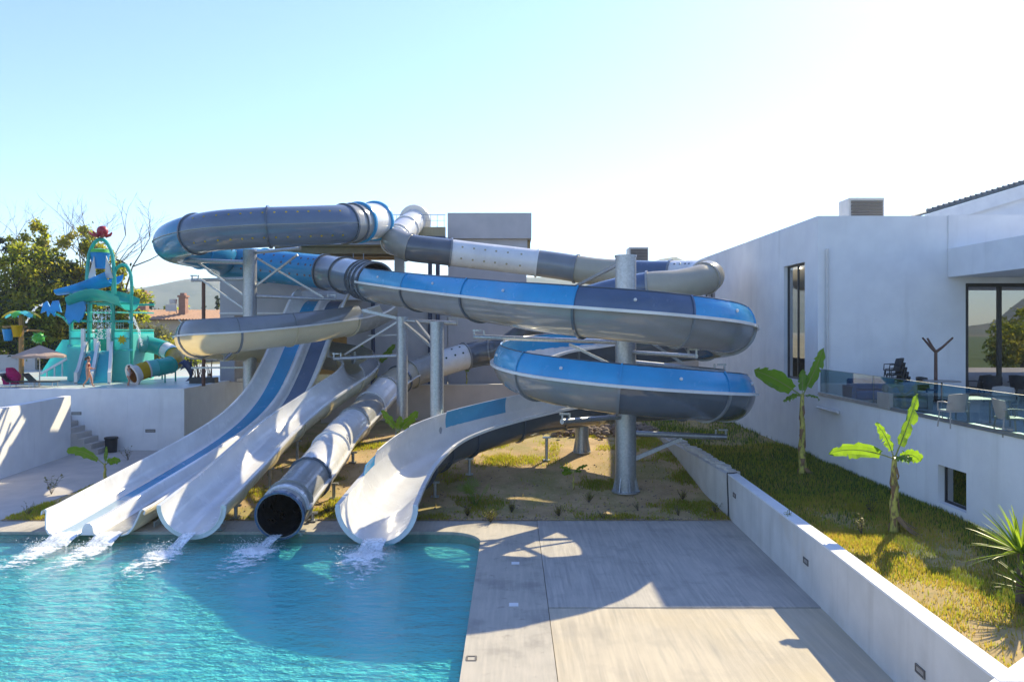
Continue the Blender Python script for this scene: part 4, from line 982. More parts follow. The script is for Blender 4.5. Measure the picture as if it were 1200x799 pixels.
# bucket tree
bk = thing('bucket_tree', 'yellow brown pole carrying tipping buckets under a leaf canopy', 'water feature', (px2x(25,45),45,DZ))
mb = MB(); x = px2x(25,45); mb.tube([(x,45,DZ),(x,45,7.4)], .14, 8); mb.build('pole', M['woodpole'], bk)
for k in range(7):
    a_ = k*2*math.pi/7+.3; d = W(math.cos(a_),math.sin(a_)*.8,0); sd_ = W(-math.sin(a_),math.cos(a_),0); c = W(x,45,7.42); rows = []
    for i in range(6):
        q = i/5; ww = .42*math.sin(math.pi*min(.96,q*.8+.2)); p = c+d*1.05*q+W(0,0,.18*math.sin(q*2.2)-.42*q*q)
        rows.append([p-sd_*ww-W(0,0,.06), p+W(0,0,.05), p+sd_*ww-W(0,0,.06)])
    mb = MB(); grid(mb, rows, 0); mb.build('canopy_leaf', M[('pyellow','pgreen','pblue','turq','pyellow','pgreen','turq')[k]], bk)
mb = MB(); mb.tube([P(3,383,45),P(32,383,45)], .05, 6); mb.build('cross_bar', M['woodpole'], bk)
for p, y0, mm in ((9.5,392,'pblue'),(20,387.5,'pyellow')):
    c = P(p,y0,44.8); mb = MB(); mb.lathe([(.20,-.36),(.31,.3),(.33,.32),(.27,.3),(.18,-.28)], c, 14); mb.build('bucket', M[mm], bk)
gb2 = thing('ball_bucket', 'bright green spiky ball bucket hanging from a short crossbar', 'water feature', (px2x(45,46),46,DZ+1))
mb = MB(); c = P(45,396,46)
mb.ell(c, (.34,.34,.30), 12, 8)
for k in range(14):
    a_ = k*2.4; z_ = -.9+1.8*k/13; r_ = math.sqrt(1-z_*z_); d = W(r_*math.cos(a_), r_*math.sin(a_), z_); mb.tube([c+d*.25, c+d*.45], [.08,.01], 5)
mb.build('bucket', M['pgreen'], gb2)
mb = MB(); mb.tube([P(32,387,46),P(52,388,46)], .05, 6); mb.tube([P(45,388,46), c], .03, 5); mb.tube([P(33,387,46),P(26,390,45)], .05, 6); mb.build('cross_bar', M['woodpole'], gb2)
# parasol
pa = thing('parasol', 'beige pink parasol standing on the splash deck beside the bucket tree', 'parasol', (px2x(46,43),43,DZ)); c = W(px2x(46.5,43),43,0)
mb = MB(); mb.tube([(c.x,43,DZ),(c.x,43,5.5)], .035, 6); mb.build('pole', M['whitepl'], pa)
for k in range(8):
    a0, a1 = k*math.pi/4, (k+1)*math.pi/4; top = W(c.x,43,5.58); mb = MB()
    e0 = W(c.x+1.36*math.cos(a0),43+1.36*math.sin(a0),4.98); e1 = W(c.x+1.36*math.cos(a1),43+1.36*math.sin(a1),4.98); md = (e0+e1)/2+W(0,0,.05)
    mb.add([top,e0,md,e1,e0-W(0,0,.13),md-W(0,0,.13),e1-W(0,0,.13)],[(0,1,2),(0,2,3),(1,4,5,2),(2,5,6,3)]); mb.build('canopy_panel', M['parasol'], pa, smooth=False)
# loungers and towel
def lounger(px, label):
    x = px2x(px,42.4); t = thing('sun_lounger', label, 'sun lounger', (x,42.4,DZ), 'loungers along the splash deck edge')
    mb = MB(); mb.box(x-.75,x+.55,42.1,42.7,DZ+.28,DZ+.34); mb.build('seat', M['dark'], t, smooth=False)
    mb = MB(); mb.beam((x-.75,42.4,DZ+.31),(x-1.2,42.4,DZ+.75),.6,.05); mb.build('backrest', M['dark'], t, smooth=False)
    for dx in (-.6,.45):
        mb = MB(); mb.tube([(x+dx,42.15,DZ),(x+dx,42.15,DZ+.3)],.025,5); mb.tube([(x+dx,42.65,DZ),(x+dx,42.65,DZ+.3)],.025,5); mb.build('leg', M['whitepl'], t)
lounger(28,'dark sun lounger behind the low wall, directly under the parasol pole at left'); lounger(55,'dark sun lounger on the deck, right of the parasol pole')
tw = MB(); x = px2x(13,42.6)
rows = []
for i in range(9):
    q = i/8; hw = .45*(1-.55*q**2); rows.append([(x+hw*s_+.03*math.sin(7*q+s_*5), 42.6-.25*math.cos(s_*1.4)+.12*math.sin(4*s_+6*q), DZ+.15+.95*q*(1-.12*abs(s_))) for s_ in (-1,-.6,-.2,.2,.6,1)])
grid(tw, rows, 0); rows2 = [[(a_[0],a_[1]+.2,a_[2]) for a_ in r_] for r_ in rows]; grid(tw, rows2, 0); grid(tw,[rows[-1],rows2[-1]],0)
for k in (0,-1): grid(tw, [[r_[k] for r_ in rows],[r_[k] for r_ in rows2]],0)
tag(tw.build('towel', M['pink']), 'magenta towel draped over a chair back at the left edge of the deck', 'towel')
# bin
bn = thing('litter_bin', 'black round litter bin at the foot of the garden steps', 'bin', P(131.5,523,40.6)); c = bn.location
mb = MB(); c = W(px2x(131.5,40.5), 40.4, 0); mb.lathe([(.27,0.01),(.31,.72),(.33,.75),(.33,.80),(.28,.80),(.26,.5)], c, 16); mb.build('bin_body', M['blackpl'], bn)
mb = MB(); mb.lathe([(.335,.70),(.345,.71),(.345,.77),(.335,.78)], c, 16); mb.build('rim', M['dark'], bn)
# potted plant on the deck edge
pt = thing('planter_box', 'dark planter box on the splash deck edge with small brown plants', 'planter', P(239,444,45))
c = W(px2x(239,45.5),45.5,DZ); mb = MB(); mb.box(c.x-.75,c.x+.75,45.2,45.8,DZ,DZ+.35); mb.build('box', M['dark'], pt, smooth=False)
mb = MB()
for k in range(26):
    b0 = c+W(rng.uniform(-.5,.5),rng.uniform(-.1,.1),.3); mb.tube([b0,b0+W(rng.uniform(-.2,.2),rng.uniform(-.1,.1),rng.uniform(.5,1.2))],[.03,.008],4)
mb.build('twig', M['rust'], pt)

# ------------------------------------------------------------------ people
def person(loc, H, label, pose, facing, suit, hair, cat='person'):
    t = thing('person', label, cat, loc); z = loc[2]; ca, sa = math.cos(facing), math.sin(facing)
    def L(x, y, h): return (loc[0]+(x*ca-y*sa)*H, loc[1]+(x*sa+y*ca)*H, z+h*H)   # x to the right, y forward
    J = {'pel':(0,0,.52),'wst':(0,.0,.60),'che':(0,.01,.72),'nek':(0,.01,.835),'hed':(0,.02,.875),'hd2':(0,.025,.955),'top':(0,.01,.985)}
    J.update(pose)
    E = [('pel','wst'),('wst','che'),('che','nek'),('nek','hed'),('hed','hd2'),('hd2','top'),('hed','nos'),
         ('che','ls'),('ls','le'),('le','lh'),('lh','lf'),('che','rs'),('rs','re'),('re','rh'),('rh','rf'),
         ('pel','lp'),('lp','lk'),('lk','la'),('la','lt'),('pel','rp'),('rp','rk'),('rk','ra'),('ra','rt')]
    J.setdefault('nos',(0,.085,.925))
    rad = {'pel':.085,'wst':.066,'che':.078,'nek':.032,'hed':.045,'hd2':.058,'top':.04,'nos':.014,'ls':.036,'rs':.036,'le':.024,'re':.024,'lh':.018,'rh':.018,'lf':.012,'rf':.012,
           'lp':.062,'rp':.062,'lk':.038,'rk':.038,'la':.023,'ra':.023,'lt':.018,'rt':.018}
    keys = list(J); me = bpy.data.meshes.new('body')
    me.from_pydata([Vector(L(*J[k]))-Vector(loc) for k in keys], [(keys.index(a_), keys.index(b_)) for a_, b_ in E], [])
    o = bpy.data.objects.new('body', me); COL.objects.link(o)
    o.modifiers.new('skin','SKIN'); me.skin_vertices or me.attributes
    sv = me.skin_vertices[0].data
    for i, k in enumerate(keys): sv[i].radius = (rad[k]*H, rad[k]*H*(.8 if k in ('pel','wst','che') else 1)); sv[i].use_root = (k == 'pel')
    ss_ = o.modifiers.new('sub','SUBSURF'); ss_.levels = 2; ss_.render_levels = 2
    dg = bpy.context.evaluated_depsgraph_get(); m2 = bpy.data.meshes.new_from_object(o.evaluated_get(dg)); bpy.data.objects.remove(o)
    m2.materials.clear(); m2.materials.append(M['skin']); m2.polygons.foreach_set('use_smooth', [True]*len(m2.polygons))
    b_ = bpy.data.objects.new('body', m2); COL.objects.link(b_); b_.parent = t
    hd = Vector(L(*J['hd2'])); mb = MB(); mb.ell(hd+Vector(L(0,-.012,.012))-Vector(L(0,0,0)), (.062*H,.066*H,.062*H), 10, 7)
    if hair: mb.ell(Vector(L(0,-.07,.93)), (.03*H,.035*H,.055*H), 8, 5)
    mb.build('hair', M['hair'], t)
    for (k0, k1, r0, r1, mm, nm) in suit:
        a_ = Vector(L(*J[k0] if isinstance(k0,str) else k0)); c_ = Vector(L(*J[k1] if isinstance(k1,str) else k1)); mb = MB(); rows = []
        ax = Vector((ca,sa,0)); ay = Vector((-sa,ca,0))
        for i in range(5): rows.append([a_+(c_-a_)*i/4+ax*(r0+(r1-r0)*i/4)*H*math.cos(q*math.pi/6)+ay*(r0+(r1-r0)*i/4)*.8*H*math.sin(q*math.pi/6) for q in range(12)])
        grid(mb, rows, 0, True); mb.build(nm, M[mm], t)
    for s_ in (-1,1):
        pass
    return t
walk = {'ls':(-.10,0,.80),'le':(-.13,.03,.65),'lh':(-.09,.16,.60),'lf':(-.06,.22,.61),'rs':(.10,0,.80),'re':(.13,-.02,.65),'rh':(.10,.13,.60),'rf':(.05,.2,.605),
        'lp':(-.055,0,.49),'lk':(-.06,.09,.28),'la':(-.05,.13,.04),'lt':(-.05,.20,.015),'rp':(.055,0,.49),'rk':(.055,.0,.27),'ra':(.05,-.14,.05),'rt':(.05,-.08,.012)}
person((px2x(103,42.6),42.6,DZ), 1.66, 'woman in a red bikini walking in front of the twin play slides', walk, R(-70), [((0,0,.47),(0,0,.545),.088,.085,'cloth_dark','bikini_bottom'),((0,.01,.70),(0,.01,.765),.086,.088,'cloth_red','bikini_top')], True)
kid = {'ls':(-.10,0,.78),'le':(-.15,.02,.66),'lh':(-.12,.10,.58),'lf':(-.1,.14,.55),'rs':(.10,0,.78),'re':(.15,.03,.68),'rh':(.12,.13,.66),'rf':(.1,.17,.66),
       'lp':(-.05,0,.47),'lk':(-.06,.05,.26),'la':(-.05,.0,.04),'lt':(-.05,.07,.015),'rp':(.05,0,.47),'rk':(.055,.02,.26),'ra':(.05,-.06,.05),'rt':(.05,.0,.012),'hd2':(0,.025,.945)}
person((px2x(150.5,43.2),43.2,DZ), 1.15, 'small child in a pale shirt standing by the orange tube mouth', kid, R(-60), [((0,0,.50),(0,.01,.79),.092,.095,'cloth_white','shirt'),((0,0,.42),(0,0,.53),.09,.088,'cloth_red','shorts')], False)

# ------------------------------------------------------------------ vegetation
def bulk(name, V, Fs, mats, parent=None, mi=None):
    me = bpy.data.meshes.new(name); off = np.array(parent['_o']) if parent is not None else np.zeros(3)
    V = V-off; n = Fs.shape[1]
    me.vertices.add(len(V)); me.vertices.foreach_set('co', V.astype(np.float32).ravel())
    me.loops.add(Fs.size); me.loops.foreach_set('vertex_index', Fs.astype(np.int32).ravel())
    me.polygons.add(len(Fs)); me.polygons.foreach_set('loop_start', np.arange(0, Fs.size, n, dtype=np.int32))
    for m_ in mats: me.materials.append(m_)
    if mi is not None: me.polygons.foreach_set('material_index', mi.astype(np.int32))
    me.update(calc_edges=True)
    o = bpy.data.objects.new(name, me); COL.objects.link(o)
    if parent is not None: o.parent = parent; o['_o'] = parent['_o']
    return o

def leaf_quads(C, size, up=.3):
    n = len(C); a = nrng.normal(size=(n,3)); a /= np.linalg.norm(a,axis=1)[:,None]
    b = nrng.normal(size=(n,3)); b -= a*(a*b).sum(1)[:,None]; b /= np.linalg.norm(b,axis=1)[:,None]
    s = size*nrng.uniform(.55,1.35,(n,1))
    V = np.stack([C-a*s, C+b*s*.45, C+a*s, C-b*s*.45], 1).reshape(-1,3)
    return V, np.arange(4*n).reshape(n,4)

def tree(loc, clumps, n, size, mats, label, name='tree', trunk=.3, th=None, limbs=True, group=None, bare=0, cat='tree', weights=None):
    t = thing(name, label, cat, loc, group); base = Vector(loc)
    Cs = []; mids = []
    tot = sum(c[3]*c[4]*c[5] for c in clumps)
    for ci, c in enumerate(clumps):
        k = max(20, int(n*c[3]*c[4]*c[5]/tot))
        ns = max(3, k//90)                                 # each clump made of sub-clusters with gaps between
        sub = nrng.normal(size=(ns,3)); sub /= np.linalg.norm(sub,axis=1)[:,None]; sub *= nrng.uniform(.45,1.0,(ns,1))**.6
        pick = nrng.integers(0, ns, k)
        pts = (sub[pick]+nrng.normal(size=(k,3))*.17)*np.array(c[3:6])+np.array(c[:3])+np.array(loc)
        Cs.append(pts); mids.append((pick+ci*7) % len(mats))
    Cc = np.concatenate(Cs); mi = np.concatenate(mids)
    flip = nrng.random(len(mi)) < .2; mi[flip] = nrng.integers(0, len(mats), flip.sum())
    V, Fs = leaf_quads(Cc, size); o = bulk('crown', V, Fs, mats, t, mi); tag(o, kind='stuff') if False else None
    mb = MB(); H = th or max(c[2] for c in clumps)
    mb.tube([base-W(0,0,.2), base+W(.05*H*.2,0,H*.3), base+W(-.03*H,.1,H*.6), base+W(.02*H,0,H*.85)], [trunk, trunk*.8, trunk*.5, trunk*.25], 8)
    if limbs:
        for c in clumps:
            e = base+W(*c[:3]); s_ = base+W(0,0,min(H*.55, max(.5, c[2]*.5))); m_ = (s_+e)/2+W(0,0,-.05*H)
            mb.tube([s_, m_, e], [trunk*.45, trunk*.3, trunk*.1], 6)
    mb.build('trunk', M['bark'], t)
    if bare:
        mb = MB()
        def br(p, d, L, r, dep):
            q = p+d*L*.5+W(rng.uniform(-1,1),rng.uniform(-1,1),rng.uniform(-.3,.6))*L*.08; e = q+(d+W(rng.uniform(-.4,.4),rng.uniform(-.4,.4),rng.uniform(-.1,.3))).normalized()*L*.5
            mb.tube([p,q,e],[r,r*.8,r*.55],4,caps=False)
            if dep:
                for k in range(rng.choice((2,2,3))):
                    dd = (d+W(rng.uniform(-.9,.9),rng.uniform(-.7,.7),rng.uniform(-.3,.6))).normalized(); br(e if k < 2 else q, dd, L*rng.uniform(.55,.8), r*.55, dep-1)
        for k in range(bare):
            br(base+W(0,0,H*.5), W(rng.uniform(-.8,.9),rng.uniform(-.3,.3),rng.uniform(.5,1.2)).normalized(), H*.34, trunk*.33, 4)
        mb.build('bare_branches', M['bark'], t)
    return t

G, Y_, D_, S_ = M['leaf_g'], M['leaf_y'], M['leaf_d'], M['leaf_s']
def T(px, Z): return (px2x(px,Z), Z, 3.1)
k = 14.3   # px per metre near Z=63
tree(T(20,63), [(-1.6,0,6.6,2.6,2,2.6),(1.4,0,7.6,2.6,2,2.4),(0,-1,4,3.4,2,2.2),(3.0,0,4.8,2.0,2,2.2),(-2.8,0,3.0,2.2,2,2.4),(2.2,-.6,2.2,2.4,1.6,1.6),(-.4,0,9.0,1.3,1.2,1.0)], 19950, .20, [G,D_,G,Y_], 'broad dense dark green tree at the far left edge', 'broadleaf_tree', .35)
tree(T(70,65), [(0,0,6.4,2.8,2,2.2),(-1.4,0,8.4,1.5,1.4,1.2),(1.9,0,7.8,1.7,1.4,1.3),(1,0,4,2.8,2,2),(-2,0,3.8,2.2,2,2.2),(.6,-.5,1.8,2.6,1.6,1.4)], 15200, .20, [Y_,G,Y_,D_], 'olive yellow tree directly behind the blue chute of the splash tower', 'broadleaf_tree', .3, bare=2)
tree(T(100,66), [(-.6,0,11.0,1.5,1.2,1.3),(.6,0,9.2,1.7,1.3,1.3),(-.9,0,7.4,1.5,1.2,1.4),(.8,0,6.2,1.6,1.3,1.3)], 4940, .18, [Y_,Y_,G], 'tall thin yellowing tree rising beside the red octopus', 'tall_tree', .26, 11, bare=3)
tree(T(50,67), [(-.4,0,11.6,1.1,1.0,1.4),(.4,0,9.6,1.2,1.0,1.0)], 1710, .18, [Y_,G], 'spindly half bare tree rising above the olive yellow tree', 'tall_tree', .22, 11.4, bare=2)
tree(T(8,68), [(-.3,0,10.6,1.3,1.0,.9),(-1.4,0,9.2,1.1,1,.7)], 1140, .18, [D_,G], 'slender tree with a small dark tuft above the far left tree', 'tall_tree', .2, 10.6, bare=1)
tree(T(143,64), [(-.8,0,7.4,1.4,1.3,1.5),(.4,0,5.4,1.7,1.5,1.6),(-.8,0,3.6,1.7,1.4,1.6),(.6,-.3,2.0,1.6,1.2,1.4)], 7980, .19, [Y_,G,G,D_], 'bushy tree with bare upper branches right of the splash tower arches', 'broadleaf_tree', .3, 10.5, bare=4)
tree(T(172,62), [(0,-.3,2.3,2.1,1.5,1.3),(-.9,-.3,1.4,1.6,1.3,1.2),(1.3,-.3,1.3,1.5,1.2,1.1)], 7220, .12, [S_,S_,Y_], 'round grey green shrub above the children tube slide', 'shrub', .12, 1.6, cat='shrub')
tree(T(203,64), [(0,0,1.4,1.4,1,1.2),(1.1,0,.9,1.2,1,.9)], 2470, .13, [D_,G], 'low dark green bush to the right of the round sage shrub', 'shrub', .1, 1.2, cat='shrub')
tree(T(38,61), [(-2.2,0,1.2,2.0,1,1.1),(0.2,0,1.5,2.2,1,1.3),(2.6,0,1.2,2.0,1,1.1)], 4940, .15, [D_,G,D_], 'dark hedge bush behind the tan wall at far left', 'shrub', .1, 1.2, cat='shrub')
CON = ['half hidden by the left chimney','just right of the left chimney','next but one right of the left chimney','third right of the left chimney','left of the white solar tank','directly behind the white solar tank','between the solar tank and the right chimney','directly behind the right chimney','just right of the right chimney','second right of the right chimney','left of the thin brown post','behind the thin brown post','between the brown post and the grey tower wall','rightmost, at the grey tower wall']
hx = 155; hi_ = 0
while hx < 268:                                         # row of dark conifers behind the house
    Z = 118+rng.uniform(-3,3); h = rng.uniform(7.0,9.2); lab = 'dark conifer behind the tiled house, ' + CON[hi_]
    tree((px2x(hx,Z),Z,2.6), [(0,0,h*.32,1.3,1.2,h*.33),(0,0,h*.66,.85,.8,h*.33)], 420, .32, [D_,D_,G], lab, 'conifer', .15, h*.7, limbs=False, group='conifers in the hedge row behind the house')
    hx += rng.uniform(8,11); hi_ += 1
lw2 = thing('boundary_wall', 'low tan boundary wall under the dark hedge at the far left', 'wall', (px2x(15,60),60,3.1))
mb = MB(); mb.box(px2x(-60,60),px2x(41,60),60,60.3,3.0,4.45); mb.build('wall_body', M['tanwall'], lw2, smooth=False)

# tiled house
hs = thing('tiled_house', 'low cream house with terracotta tiled roof and two pink chimneys in the distance', 'house', (px2x(215,80),82,3))
x0, x1 = px2x(138,80), px2x(300,80); z_e = CAMZ+11/F*80; z_r = CAMZ+22/F*84
mb = MB(); wall(mb, (x0,80,3), (1,0,0), (0,-1,0), x1-x0, z_e-3, .3, [(6.3,8.0,.9,2.6),(10.2,11.4,0,2.7)]); mb.build('wall', M['housewall'], hs, smooth=False)
nt_ = 46
for k in range(nt_):
    xa = x0-.3+(x1-x0+.6)*k/nt_; wd = (x1-x0+.6)/nt_
    mb = MB(); mb.extr([(xa,79.5,z_e-.06),(xa+wd*.5,79.5,z_e+.06),(xa+wd,79.5,z_e-.06)], (0,4.5,z_r-z_e)); mb.build('roof_tile', M['terracotta'], hs, smooth=False)
mb = MB(); mb.extr([(x0-.3,79.52,z_e-.12),(x0-.3,84,z_r-.1),(x0-.3,88.5,z_e-.12)], (x1-x0+.6,0,0)); mb.build('roof', M['terracotta'], hs, smooth=False)
for p, w_, y0 in ((167,.95,342),(214.5,.7,345)):
    mb = MB(); c = px2x(p,82); zt = CAMZ+(HY-y0)/F*82; mb.box(c-w_/2,c+w_/2,81.7,82.5,z_e+.3,zt-.3); mb.build('chimney', M['brick'], hs, smooth=False)
    mb = MB(); mb.box(c-w_/2-.1,c+w_/2+.1,81.6,82.6,zt-.3,zt-.1); mb.box(c-w_/3,c+w_/3,81.8,82.4,zt-.1,zt+.15); mb.build('chimney_cap', M['brick'], hs, smooth=False)
mb = MB(); c = px2x(203,82); mb.lathe([(.38,0),(.4,.2),(.4,.5)], (c,82,CAMZ+(385-356)/F*82), 10)
for dx in (-.35,.35): mb.beam((c+dx,82,z_r-.4),(c+dx*.8,82,CAMZ+29/F*82),.07,.07)
mb.box(c-.6,c+.5,81.5,81.6,z_r-.2,CAMZ+.31*8.2); mb.build('solar_tank', M['whitepl'], hs)
window(hs, (x0+6.3,80,3.9), (1,0,0), (0,-1,0), 1.7, 1.7, .15, 2, .08)

# ---- banana plants
def blade(t, base, az, el, L, wd, droop, name='leaf', tear=.0, roll=0., stalk=.18, n=14, mat='banana'):
    base = Vector(base); d = Vector((math.cos(az),math.sin(az),0)); sd0 = Vector((-math.sin(az),math.cos(az),0)); p = base.copy(); e = el
    mids = []; 
    for i in range(n+1):
        q = i/n; mids.append((p.copy(), e, q)); dv = d*math.cos(e)+Vector((0,0,math.sin(e))); p = p+dv*L/n; e -= droop/n*(0.4+1.2*q)
    mb = MB(); mm = MB()
    mm.tube([m_[0] for m_ in mids], [max(.006, .024*(1-.75*m_[2]))*max(.6,wd/.28) for m_ in mids], 5); 
    lw_ = []; 
    prev = None
    for i, (c, e_, q) in enumerate(mids):
        if q < stalk-.01: continue
        s_ = (q-stalk)/(1-stalk); ww = wd*(math.sin(math.pi*min(1, s_*.86+.10))**.6)*(1 if s_ < .999 else .12)
        nv = Vector((0,0,1))*math.cos(e_)-d*math.sin(e_)
        A = sd0*math.cos(roll)+nv*math.sin(roll); N2 = nv*math.cos(roll)-sd0*math.sin(roll)
        row = []
        for j, f in enumerate((-1,-.55,0,.55,1)):
            wob = .03*math.sin(i*2.1+j)+.02*math.sin(i*5.3+j*2)
            row.append(c+A*ww*f*(1+(rng.uniform(-.22,.02) if abs(f) == 1 else 0))+N2*(abs(f)*.32*ww-.25*ww*f*f*1.7+wob*(abs(f))))
        if prev is not None:
            for j in range(4):
                if tear and j in (0,3) and rng.random() < tear: 
                    k0 = prev[j if j == 3 else j+1]; 
                    o_ = 4 if j == 3 else 0; inn = 3 if j == 3 else 1
                    mb.add([prev[inn], prev[o_], (Vector(prev[o_])*.5+Vector(row[o_])*.5)+Vector((0,0,-.05)), row[inn]], [(0,1,2,3)]); continue
                mb.add([prev[j],prev[j+1],row[j+1],row[j]], [(0,1,2,3)])
        prev = row
    lf = mb.build(name, M[mat], t, angle=180); mm.build('midrib', M['banrib'], lf)
    return lf
def banana(loc, H, r, leaves, label, lean=(0,0), dry=True, group=None):
    leaves = [(a_,e_,l_*1.06,w_*1.42,d_,t_,r_) for a_,e_,l_,w_,d_,t_,r_ in leaves]; r *= .9
    t = thing('banana_plant', label, 'banana plant', loc, group); b0 = Vector(loc); top = b0+W(lean[0],lean[1],H)
    mb = MB(); ps = [b0-W(0,0,.1)]; rs = [r*1.5]
    for i in range(1,9): ps.append(b0+(top-b0)*(i/8)+W(.02*math.sin(i*1.7),.02*math.cos(i*2.3),0)); rs.append(r*(1.35-.75*i/8)*(1+.06*(i%2)))
    mb.tube(ps, rs, 10); mb.build('stem', M['bantrunk'], t)
    if dry:
        for k in range(11):
            q = .05+.80*k/10+rng.uniform(-.03,.03); c = b0+(top-b0)*q; a_ = k*2.4+rng.uniform(-.4,.4); d = W(math.cos(a_),math.sin(a_),0); L = rng.uniform(.18,.42); rq = r*(1.35-.75*q)
            mb = MB(); sd_ = W(-math.sin(a_),math.cos(a_),0)*rq*.8; out = rng.choice((.01,.02,.03,.10))
            pp = [c+d*(rq+.004), c+d*(rq+.012+out*.4)-W(0,0,L*.3), c+d*(rq+.015+out)-W(0,0,L*.7), c+d*(rq+out*.8)-W(0,0,L)]
            grid(mb, [[p-sd_*(1-.22*i)-d*rq*.35, p+d*.008, p+sd_*(1-.22*i)-d*rq*.35] for i, p in enumerate(pp)], 0); mb.build('dry_leaf', M['dryleaf'], t, angle=180)
        for k in range(3):
            a_ = rng.uniform(-1.2,.4); d = W(math.cos(a_),math.sin(a_),0); sd_ = W(-d.y,d.x,0)*.08; mb = MB()
            grid(mb, [[b0+d*(.1+.7*i/4)+W(0,0,.35*(1-i/4)**2+.03)-sd_*(1-.2*i), b0+d*(.1+.7*i/4)+W(0,0,.38*(1-i/4)**2+.05), b0+d*(.1+.7*i/4)+W(0,0,.35*(1-i/4)**2+.03)+sd_*(1-.2*i)] for i in range(5)], 0)
            mb.build('dry_leaf', M['dryleaf'], t, angle=180)
    for (az, el, L, wd, dr, tear, roll) in leaves: blade(t, top-W(0,0,.08), R(az), R(el), L, wd, R(dr), tear=tear, roll=R(roll))
    return t
banana((px2x(940,27.05),27.05,1.25), 2.95, .115, [(178,36,1.80,.27,22,.2,62),(14,60,1.80,.23,-8,.2,-72),(195,8,.75,.15,60,.5,40),(60,78,.9,.12,5,.1,0),(-30,20,.6,.13,90,.5,0)], 'taller banana plant at the back of the grassy planter, beside the tall window')
banana((px2x(1048,19.75),19.75,1.28), 1.95, .10, [(182,20,1.66,.155,44,.1,75),(18,62,1.72,.185,-10,.08,-76),(140,74,.95,.16,30,.45,50),(8,26,.75,.17,95,.6,-60),(-80,30,.6,.13,80,.6,10)], 'shorter banana plant in the sunlit grass in front of the small basement window')
banana((px2x(466,33),33,gz(px2x(466,33),33)), 1.25, .07, [(165,60,1.15,.2,25,.1,60),(15,50,1.2,.2,15,.15,-60),(70,75,.7,.14,10,0,0)], 'banana plant in the garden between the enclosed tube and the big white trough', dry=False)
banana((px2x(441,45.8),45.8,3.0), 1.3, .06, [(155,55,1.6,.22,20,.1,60),(25,52,1.7,.2,10,.3,-60)], 'dark banana plant in shade in front of the grey tower wall', dry=False)
banana((px2x(547,44.6),44.6,3.0), .9, .05, [(160,72,1.5,.22,15,.1,60),(80,80,.8,.14,10,0,0)], 'small bright banana shoot above the tan wall, under the tube slide', dry=False)
banana((px2x(672,29.7),29.7,gz(2.4,29.7)), .75, .03, [(170,35,.55,.10,50,.1,40),(10,40,.6,.10,50,.1,-40),(140,10,.5,.14,90,0,40),(30,15,.35,.09,60,0,-20)], 'small young banana plant near the foot of the central pillar', dry=False)
banana((px2x(123,33),33,.0), .72, .06, [(178,40,1.75,.21,62,.1,62),(0,40,.7,.17,70,.3,-50),(95,80,.75,.06,5,0,0)], 'young banana plant with a yellow leaf beside the paved path at left', dry=False)

# ---- sword leaf yucca and fan palm
def swords(t, c, n, L, wd, elmin, elmax, mat='yucca', azr=(0,360), droop=.35):
    for k in range(n):
        az = R(rng.uniform(*azr)); el = R(rng.uniform(elmin, elmax)); LL = L*rng.uniform(.75,1.1); d = W(math.cos(az),math.sin(az),0); sd_ = W(-math.sin(az),math.cos(az),0); p = Vector(c)+d*.05; e = el; mb = MB(); rows = []
        for i in range(6):
            q = i/5; ww = wd*(.55+1.2*q)*(1-q)**.7 if q < 1 else 0.002; ww = max(.003, wd*min(1,.5+2.2*q)*(1-q**2.2))
            nv = W(0,0,1)*math.cos(e)-d*math.sin(e); rows.append([p-sd_*ww+nv*ww*.35, p.copy(), p+sd_*ww+nv*ww*.35]); p = p+(d*math.cos(e)+W(0,0,math.sin(e)))*LL/5; e -= droop*(q+.1)*rng.uniform(.4,1.3)/2.5
        grid(mb, rows, 0); mb.build('leaf', M[mat], t, angle=180)
yl = P(1197,640,14.4)
yt = thing('yucca', 'spiky sword leaved yucca at the right edge of the planter', 'yucca', (yl.x,14.4,1.3))
mb = MB(); mb.tube([(yl.x,14.4,1.2),(yl.x+.03,14.4,2.3)], [.11,.09], 8); mb.tube([(yl.x+.05,14.3,1.2),(yl.x-.0,14.05,1.75)],[.09,.08],8); mb.build('stem', M['bark'], yt)
swords(yt, (yl.x,14.4,2.3), 90, .96, .032, -20, 85); swords(yt, (yl.x-.02,14.0,1.7), 60, .82, .028, -10, 75)
c = W(px2x(557,27.8),27.8,gz(px2x(557,27.8),27.8)); fp = thing('fan_palm', 'small young fan palm on the garden soil right of the white trough mouth', 'palm', c)
mb = MB()
for k in range(7):
    az = R(rng.uniform(0,360)); el = R(rng.uniform(35,80)); e = c+W(math.cos(az)*math.cos(el),math.sin(az)*math.cos(el),math.sin(el))*rng.uniform(.5,.75); mb.tube([c,e],[.018,.012],4)
    for j in range(13):
        f = (j-6)/6; d = (e-c).normalized(); s_ = d.cross(W(0,0,1)).normalized(); u_ = s_.cross(d); v = (d*math.cos(f*1.5)+s_*math.sin(f*1.5)-u_*.1).normalized(); L = .48*(1-.25*abs(f)); w2 = v.cross(u_)*.016
        mb.add([e, e+v*L*.6+w2, e+v*L, e+v*L*.6-w2], [(0,1,2,3)])
mb.build('fan_leaf', M['yucca'], fp, angle=180)

